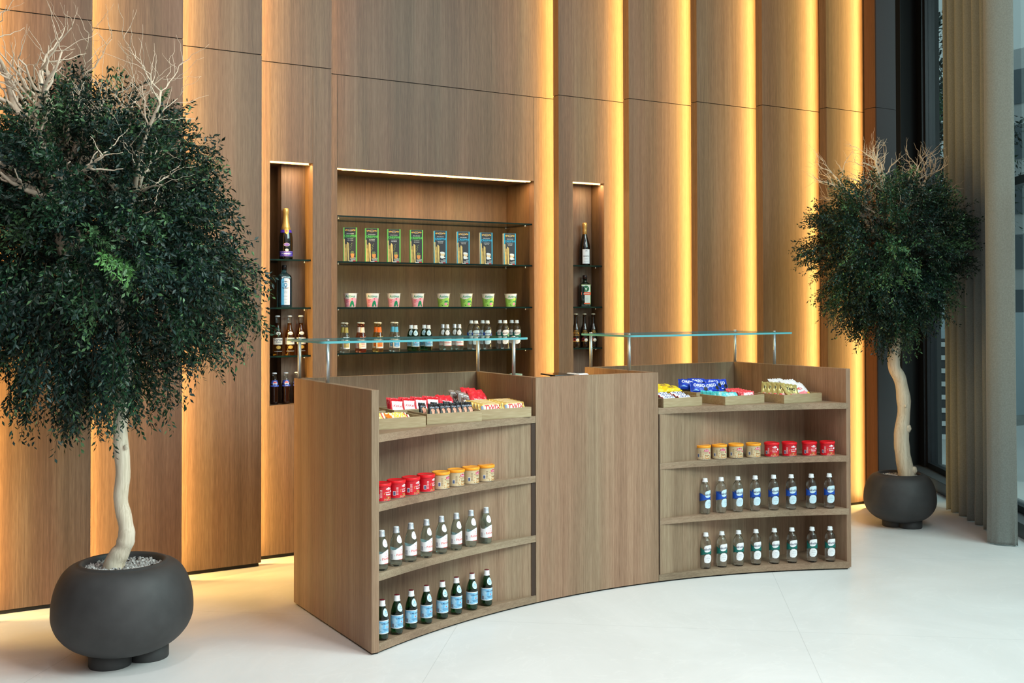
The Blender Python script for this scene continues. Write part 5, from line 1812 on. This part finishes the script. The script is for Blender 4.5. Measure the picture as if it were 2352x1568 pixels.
def planter(t, s, hgt, feet):
    """squashed round bowl, s = greatest radius, hgt = body height, standing on short drum feet"""
    fh = 0.058 * s / 0.3
    prof = []
    z0 = fh * 0.75
    zb = z0 + hgt * 0.46
    for i in range(15):
        a = -PI / 2 + (PI / 2) * i / 14
        prof.append((s * (0.30 + 0.70 * math.cos(a)) if i else s * 0.28, zb + hgt * 0.46 * math.sin(a)))
    rim = s * 0.635
    for i in range(1, 13):
        a = (PI / 2) * i / 12
        f = math.sin(a)
        prof.append((rim + (s - rim) * math.cos(a) ** 1.0, zb + hgt * 0.54 * f))
    zt = prof[-1][1]
    prof += [(rim - 0.004, zt + 0.006), (rim - 0.016, zt + 0.006), (rim - 0.022, zt - 0.004), (rim - 0.02, zt - 0.09 * s / 0.3)]
    mb = MB()
    mb.lathe(prof, 56, 0, cap=False)
    mb.build('bowl', POT, t)
    for fx, fy, fr in feet:
        mb = MB()
        mb.lathe([(fr * 0.97, 0), (fr, 0.006), (fr, fh + 0.02), (0, fh + 0.02)], 32, 0, Matrix.Translation((fx, fy, 0)))
        mb.build('foot', POT, t)
    # gravel bed
    rg = random.Random(int(s * 1000))
    mb = MB()
    zg = zt - 0.022 * s / 0.3
    rg_r = rim - 0.018
    mb.lathe([(rg_r, zg - 0.03), (rg_r, zg - 0.008), (0, zg - 0.004)], 32, 0)
    for _ in range(900):
        a = rg.uniform(0, 2 * PI)
        q = rg_r * math.sqrt(rg.random()) * 0.96
        r_ = rg.uniform(0.006, 0.0125) * (s / 0.3)
        T = Matrix.Translation((q * math.cos(a), q * math.sin(a), zg + rg.uniform(-0.006, 0.004))) @ Matrix.Rotation(rg.uniform(0, 6), 4, (rg.random(), rg.random(), rg.random() + .1)) @ Matrix.Diagonal((r_, r_ * rg.uniform(.6, .9), r_ * rg.uniform(.4, .7), 1))
        vs = [(1, 0, 0), (-1, 0, 0), (0, 1, 0), (0, -1, 0), (0, 0, 1), (0, 0, -1)]
        mb.add(vs, [(0, 2, 4), (2, 1, 4), (1, 3, 4), (3, 0, 4), (2, 0, 5), (1, 2, 5), (3, 1, 5), (0, 3, 5)], 0, False, T)
    mb.build('gravel', GRAVELM, t, kind='stuff')
    return zg


def interp_path(pts, sub=4):
    out, rr = [], []
    P = [Vector(p_[:3]) for p_ in pts]
    R_ = [p_[3] for p_ in pts]
    for i in range(len(P) - 1):
        p0 = P[max(i - 1, 0)]; p1 = P[i]; p2 = P[i + 1]; p3 = P[min(i + 2, len(P) - 1)]
        for k in range(sub):
            t = k / sub
            out.append(0.5 * ((2 * p1) + (p2 - p0) * t + (2 * p0 - 5 * p1 + 4 * p2 - p3) * t * t + (3 * p1 - p0 - 3 * p2 + p3) * t ** 3))
            rr.append(R_[i] * (1 - t) + R_[i + 1] * t)
    out.append(P[-1]); rr.append(R_[-1])
    return out, rr


def make_tree(name, label, base, bowl_r, bowl_h, feet, trunk, crown, ccx, ccy, nspray, branches, seed, knots, leaf, extra=None, twl=0.24, depth=1.0):
    t = thing(name, label, 'potted tree', base, -YAW)
    zg = planter(t, bowl_r, bowl_h, feet)
    pts, rr = interp_path(trunk, 5)
    rr = [r_ * 1.08 * (1 + 0.16 * noise.noise(Vector((0, seed, i * 0.35)))) for i, r_ in enumerate(rr)]
    mb = MB()
    mb.tube(pts, rr, 16)
    for (x, y, z, r_) in knots:
        T = Matrix.Translation((x, y, z)) @ Matrix.Diagonal((r_, r_ * 0.8, r_ * 1.3, 1))
        mb.lathe([(0.0, -1), (0.6, -0.8), (1, -0.1), (0.75, 0.65), (0.45, 0.8), (0.3, 0.55), (0, 0.5)], 12, 0, T)
    mb.build('trunk', TRUNK, t)
    rg = random.Random(seed)
    for (p0, p1, r0, dp) in branches:
        mb = MB()
        branch(mb, p0, p1, r0, dp, rg, 0.04, twl)
        mb.build('bare_branch', TWIG, t)
    sp = crown_sprays(crown, ccx, ccy, nspray, seed)
    if extra:
        sp += extra
    sp = [(tuple(Vector((q[0], ccy + (q[1] - ccy) * depth, q[2])) for q in s_[:3]) + (s_[3],)) for s_ in sp]
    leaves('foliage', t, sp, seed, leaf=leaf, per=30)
    # fine stems carrying the sprays
    mb = MB()
    for a, b, c, _ in sp[::3]:
        q = [Vector(a), (Vector(a) + 2 * Vector(b) + Vector(c)) / 4, Vector(c)]
        mb.tube(q, [0.0016, 0.0012, 0.0006], 3)
    mb.build('twigs', mat('twig_brown', srgb(52, 46, 34), 0.7), t)
    return t


# left tree ----- local x = along the picture plane, y = away from the viewer
LB = (-0.974, -0.477, 0.0)
make_tree('potted_tree', 'large dark-leaved tree with pale trunk in charcoal bowl, left of the counter', LB, 0.305, 0.392,
          [(-0.03, -0.075, 0.092), (0.10, 0.035, 0.092), (-0.10, 0.085, 0.092)],
          [(-0.045, 0, 0.38, 0.048), (-0.035, 0, 0.44, 0.041), (0.0, 0, 0.50, 0.036), (0.015, 0, 0.555, 0.034), (0.008, 0, 0.62, 0.030), (-0.012, 0, 0.72, 0.030), (-0.002, 0, 0.84, 0.030),
           (-0.014, 0, 1.0, 0.030), (-0.012, 0, 1.14, 0.029), (0.0, 0.02, 1.35, 0.028), (-0.03, 0.02, 1.6, 0.026), (-0.05, 0.0, 1.85, 0.022)],
          [(1.14, 0.06), (1.20, 0.26), (1.27, 0.42), (1.38, 0.50), (1.47, 0.64), (1.59, 0.73), (1.68, 0.74), (1.84, 0.67), (1.95, 0.60), (2.10, 0.60), (2.30, 0.54), (2.40, 0.40), (2.48, 0.24), (2.53, 0.10)],
          -0.13, 0.0, 3300,
          [((-0.10, -0.25, 1.70), (-0.27, -0.22, 2.62), 0.040, 2), ((-0.10, -0.25, 1.70), (-0.48, -0.30, 2.64), 0.042, 2), ((-0.10, 0.0, 1.85), (-0.20, 0.05, 2.62), 0.022, 2),
           ((-0.05, 0, 1.9), (0.02, 0.10, 2.52), 0.016, 2), ((-0.03, 0, 1.75), (0.25, -0.30, 2.48), 0.018, 2), ((-0.1, 0, 1.7), (-0.62, -0.15, 2.45), 0.02, 2)],
          11, [(0.028, -0.02, 0.54, 0.014), (-0.032, -0.012, 0.93, 0.012), (0.02, -0.028, 0.955, 0.010)], 0.025,
          extra=[((0.10 + 0.02 * k, -0.50, 1.80 - 0.012 * k), (0.13 + 0.02 * k, -0.60, 1.81 - 0.012 * k), (0.15 + 0.022 * k, -0.70, 1.74 - 0.014 * k), 4) for k in range(6)])
# right tree
RB = (4.425, -0.315, 0.0)
make_tree('potted_tree', 'smaller dark-leaved tree with crooked pale trunk in charcoal bowl, beside the curtain', RB, 0.25, 0.335,
          [(-0.05, 0.0, 0.075), (0.05, -0.055, 0.085), (0.07, 0.08, 0.075)],
          [(0.06, 0, 0.30, 0.056), (0.05, 0, 0.37, 0.054), (0.025, 0, 0.50, 0.050), (0.015, 0, 0.65, 0.047), (0.035, 0, 0.85, 0.041), (0.01, 0, 1.04, 0.042), (-0.035, 0, 1.14, 0.040),
           (-0.025, 0, 1.28, 0.040), (0.025, 0, 1.44, 0.032), (0.02, 0, 1.6, 0.026), (-0.02, 0, 1.85, 0.03), (-0.05, 0, 2.05, 0.024)],
          [(1.32, 0.06), (1.40, 0.22), (1.50, 0.32), (1.60, 0.45), (1.76, 0.55), (1.94, 0.63), (2.08, 0.64), (2.20, 0.62), (2.32, 0.50), (2.40, 0.30), (2.45, 0.10)],
          -0.12, -0.10, 2500,
          [((-0.05, 0, 1.95), (-0.45, 0.05, 2.52), 0.022, 2), ((-0.03, 0, 2.0), (-0.20, -0.12, 2.60), 0.024, 2), ((-0.05, 0, 2.0), (-0.08, 0.12, 2.62), 0.022, 2),
           ((0.0, 0, 1.95), (0.13, -0.06, 2.58), 0.022, 2), ((0.02, 0, 2.0), (0.27, 0.05, 2.52), 0.03, 2), ((0.0, 0, 2.0), (0.30, -0.05, 2.42), 0.02, 1)],
          23, [(0.05, -0.03, 0.70, 0.026), (0.02, -0.04, 0.93, 0.010), (0.03, -0.045, 0.86, 0.010), (0.09, -0.03, 0.40, 0.026)], 0.022, twl=0.2, depth=0.75)

# ================================================================== CURTAIN
PK = [(5.20, -0.115), (5.14, -0.20), (5.06, -0.325), (4.96, -0.47), (4.88, -0.60), (4.79, -0.73), (4.70, -0.86)]
ctl = []
for i, q in enumerate(PK):
    ctl.append(q)
    nx_ = PK[i + 1] if i + 1 < len(PK) else (4.60, -0.97)
    ctl.append(((q[0] + nx_[0]) / 2 + 0.115, (q[1] + nx_[1]) / 2 - 0.045))
ctl += [(4.60, -0.965), (4.48, -0.985), (4.435, -1.03), (4.442, -1.09), (4.485, -1.16), (4.505, -1.185)]
pts, _ = interp_path([(x, y, 0, 1) for x, y in ctl], 6)
mb = MB()
zl = [0.006, 0.03, 0.10, 0.3, 0.8, 1.5, 2.4, 3.4, 4.4, 5.15]
vs = []
for zi, z in enumerate(zl):
    for i, q in enumerate(pts):
        k = max(0, 1 - z / 0.5)
        wx = 0.012 * k * noise.noise(Vector((i * 0.35, z * 3, 1)))
        wy = 0.012 * k * noise.noise(Vector((i * 0.35, z * 3, 7)))
        lean = 0.006 * noise.noise(Vector((i * 0.15, z * 0.5, 3)))
        vs.append((q.x + wx + lean, q.y + wy, z + (0.008 * abs(noise.noise(Vector((i * 0.3, 0, 0)))) if zi == 0 else 0)))
n = len(pts)
fs = [(a * n + i, a * n + i + 1, (a + 1) * n + i + 1, (a + 1) * n + i) for a in range(len(zl) - 1) for i in range(n - 1)]
mb.add(vs, fs, 0, True)
cu = mb.build('curtain', CURT)
so = cu.modifiers.new('cloth_thickness', 'SOLIDIFY')
so.thickness = 0.003
tag(cu, 'floor-length grey-green pleated curtain hanging beside the window', 'curtain')

# ================================================================== OUTSIDE THE GLASS
og = MB()
og.box(5.5, 60, -40, 60, -0.30, -0.06)
o = og.build('outdoor_ground', mottled('outdoor_paving', srgb(150, 150, 148), srgb(180, 180, 176), 2, 0.8))
o['kind'] = 'structure'
mb = MB()
T = Matrix.Translation((8.4, 2.6, -0.06)) @ Matrix.Rotation(-0.62, 4, 'Z')
t = thing('slatted_bench_fence', 'dark fence with broad white slats outside, seen between trunk and curtain', 'fence', (8.9, 2.95, -0.06), -0.91)
for k in range(8):
    mb = MB(); mb.box(-0.9, 0.35, -0.02, 0.02, 0.06 + k * 0.155, 0.06 + k * 0.155 + 0.055); mb.build('slat', mat('white_slat', srgb(235, 236, 238), 0.5), t)
mb = MB(); mb.box(-0.9, 0.35, 0.03, 0.08, 0.0, 1.24); mb.build('backboard', mat('dark_grey_board', srgb(70, 72, 76), 0.6), t)
mb = MB(); mb.box(-1.05, -0.9, -0.05, 0.08, 0.0, 1.26); mb.build('fence_post', FRAME, t)
mb = MB(); mb.box(9.0, 20, 4.4, 4.6, -0.06, 1.46)
o = mb.build('garden_wall', mat('pale_render', srgb(190, 205, 214), 0.8)); tag(o, 'low pale garden wall outside beyond the slatted fence', 'wall')
mb = MB(); mb.box(27, 30, 1.0, 15.5, -0.06, 9)
for k in range(5):
    for q in range(6):
        mb.box(26.96, 27.0, 1.6 + q * 2.3, 2.7 + q * 2.3, 1 + k * 1.6, 2.0 + k * 1.6, 1)
o = mb.build('building', [mat('pale_facade', srgb(232, 232, 234), 0.8), mat('facade_window', srgb(120, 130, 140), 0.3)]); tag(o, 'pale building outside at the right edge, beyond the curtain', 'building')
OT = [((12.5, 6.6), 1.5, (1.9, 4.2)), ((17.5, 10.2), 2.5, (1.6, 8.0)), ((17.0, 2.2), 1.6, (1.6, 4.0)), ((24.0, 15.0), 3.0, (1.5, 9.5))]
OL = ['bushy green tree outside the window, nearest the glass', 'tall spreading tree outside, its top against the sky', 'small round green tree outside, partly behind the curtain', 'farthest tall tree outside the window']
for i, ((tx, ty), R_, (z0, z1)) in enumerate(OT):
    t = thing('garden_tree', OL[i], 'tree', (tx, ty, -0.06))
    mb = MB(); mb.tube([(0, 0, 0), (0.05, 0, z0), (0, 0.1, (z0 + z1) / 2 + 0.5)], [0.14, 0.11, 0.05], 8)
    rg = random.Random(i)
    for k in range(7):
        a = rg.uniform(0, 2 * PI)
        mb.tube([(0.03, 0, z0 + 0.2 * k * (z1 - z0) / 3), (R_ * .4 * math.cos(a), R_ * .4 * math.sin(a), z0 + 0.2 * k * (z1 - z0) / 3 + .5), (R_ * .8 * math.cos(a), R_ * .8 * math.sin(a), z0 + 0.2 * k * (z1 - z0) / 3 + 1.0)], [0.06, 0.04, 0.015], 5)
    mb.build('trunk', mat('garden_bark', srgb(84, 76, 68), 0.8), t)
    pr = [(z0, R_ * .35), (z0 + (z1 - z0) * .25, R_ * .9), (z0 + (z1 - z0) * .55, R_), (z0 + (z1 - z0) * .85, R_ * .6), (z1, R_ * .15)]
    sp = crown_sprays(pr, 0, 0, 420, 50 + i)
    sp = [(tuple(Vector(a) + (Vector(a) - Vector(c)) * 1.0), b, c, tn) for a, b, c, tn in sp]
    leaves('foliage', t, sp, 60 + i, leaf=0.16, per=12)
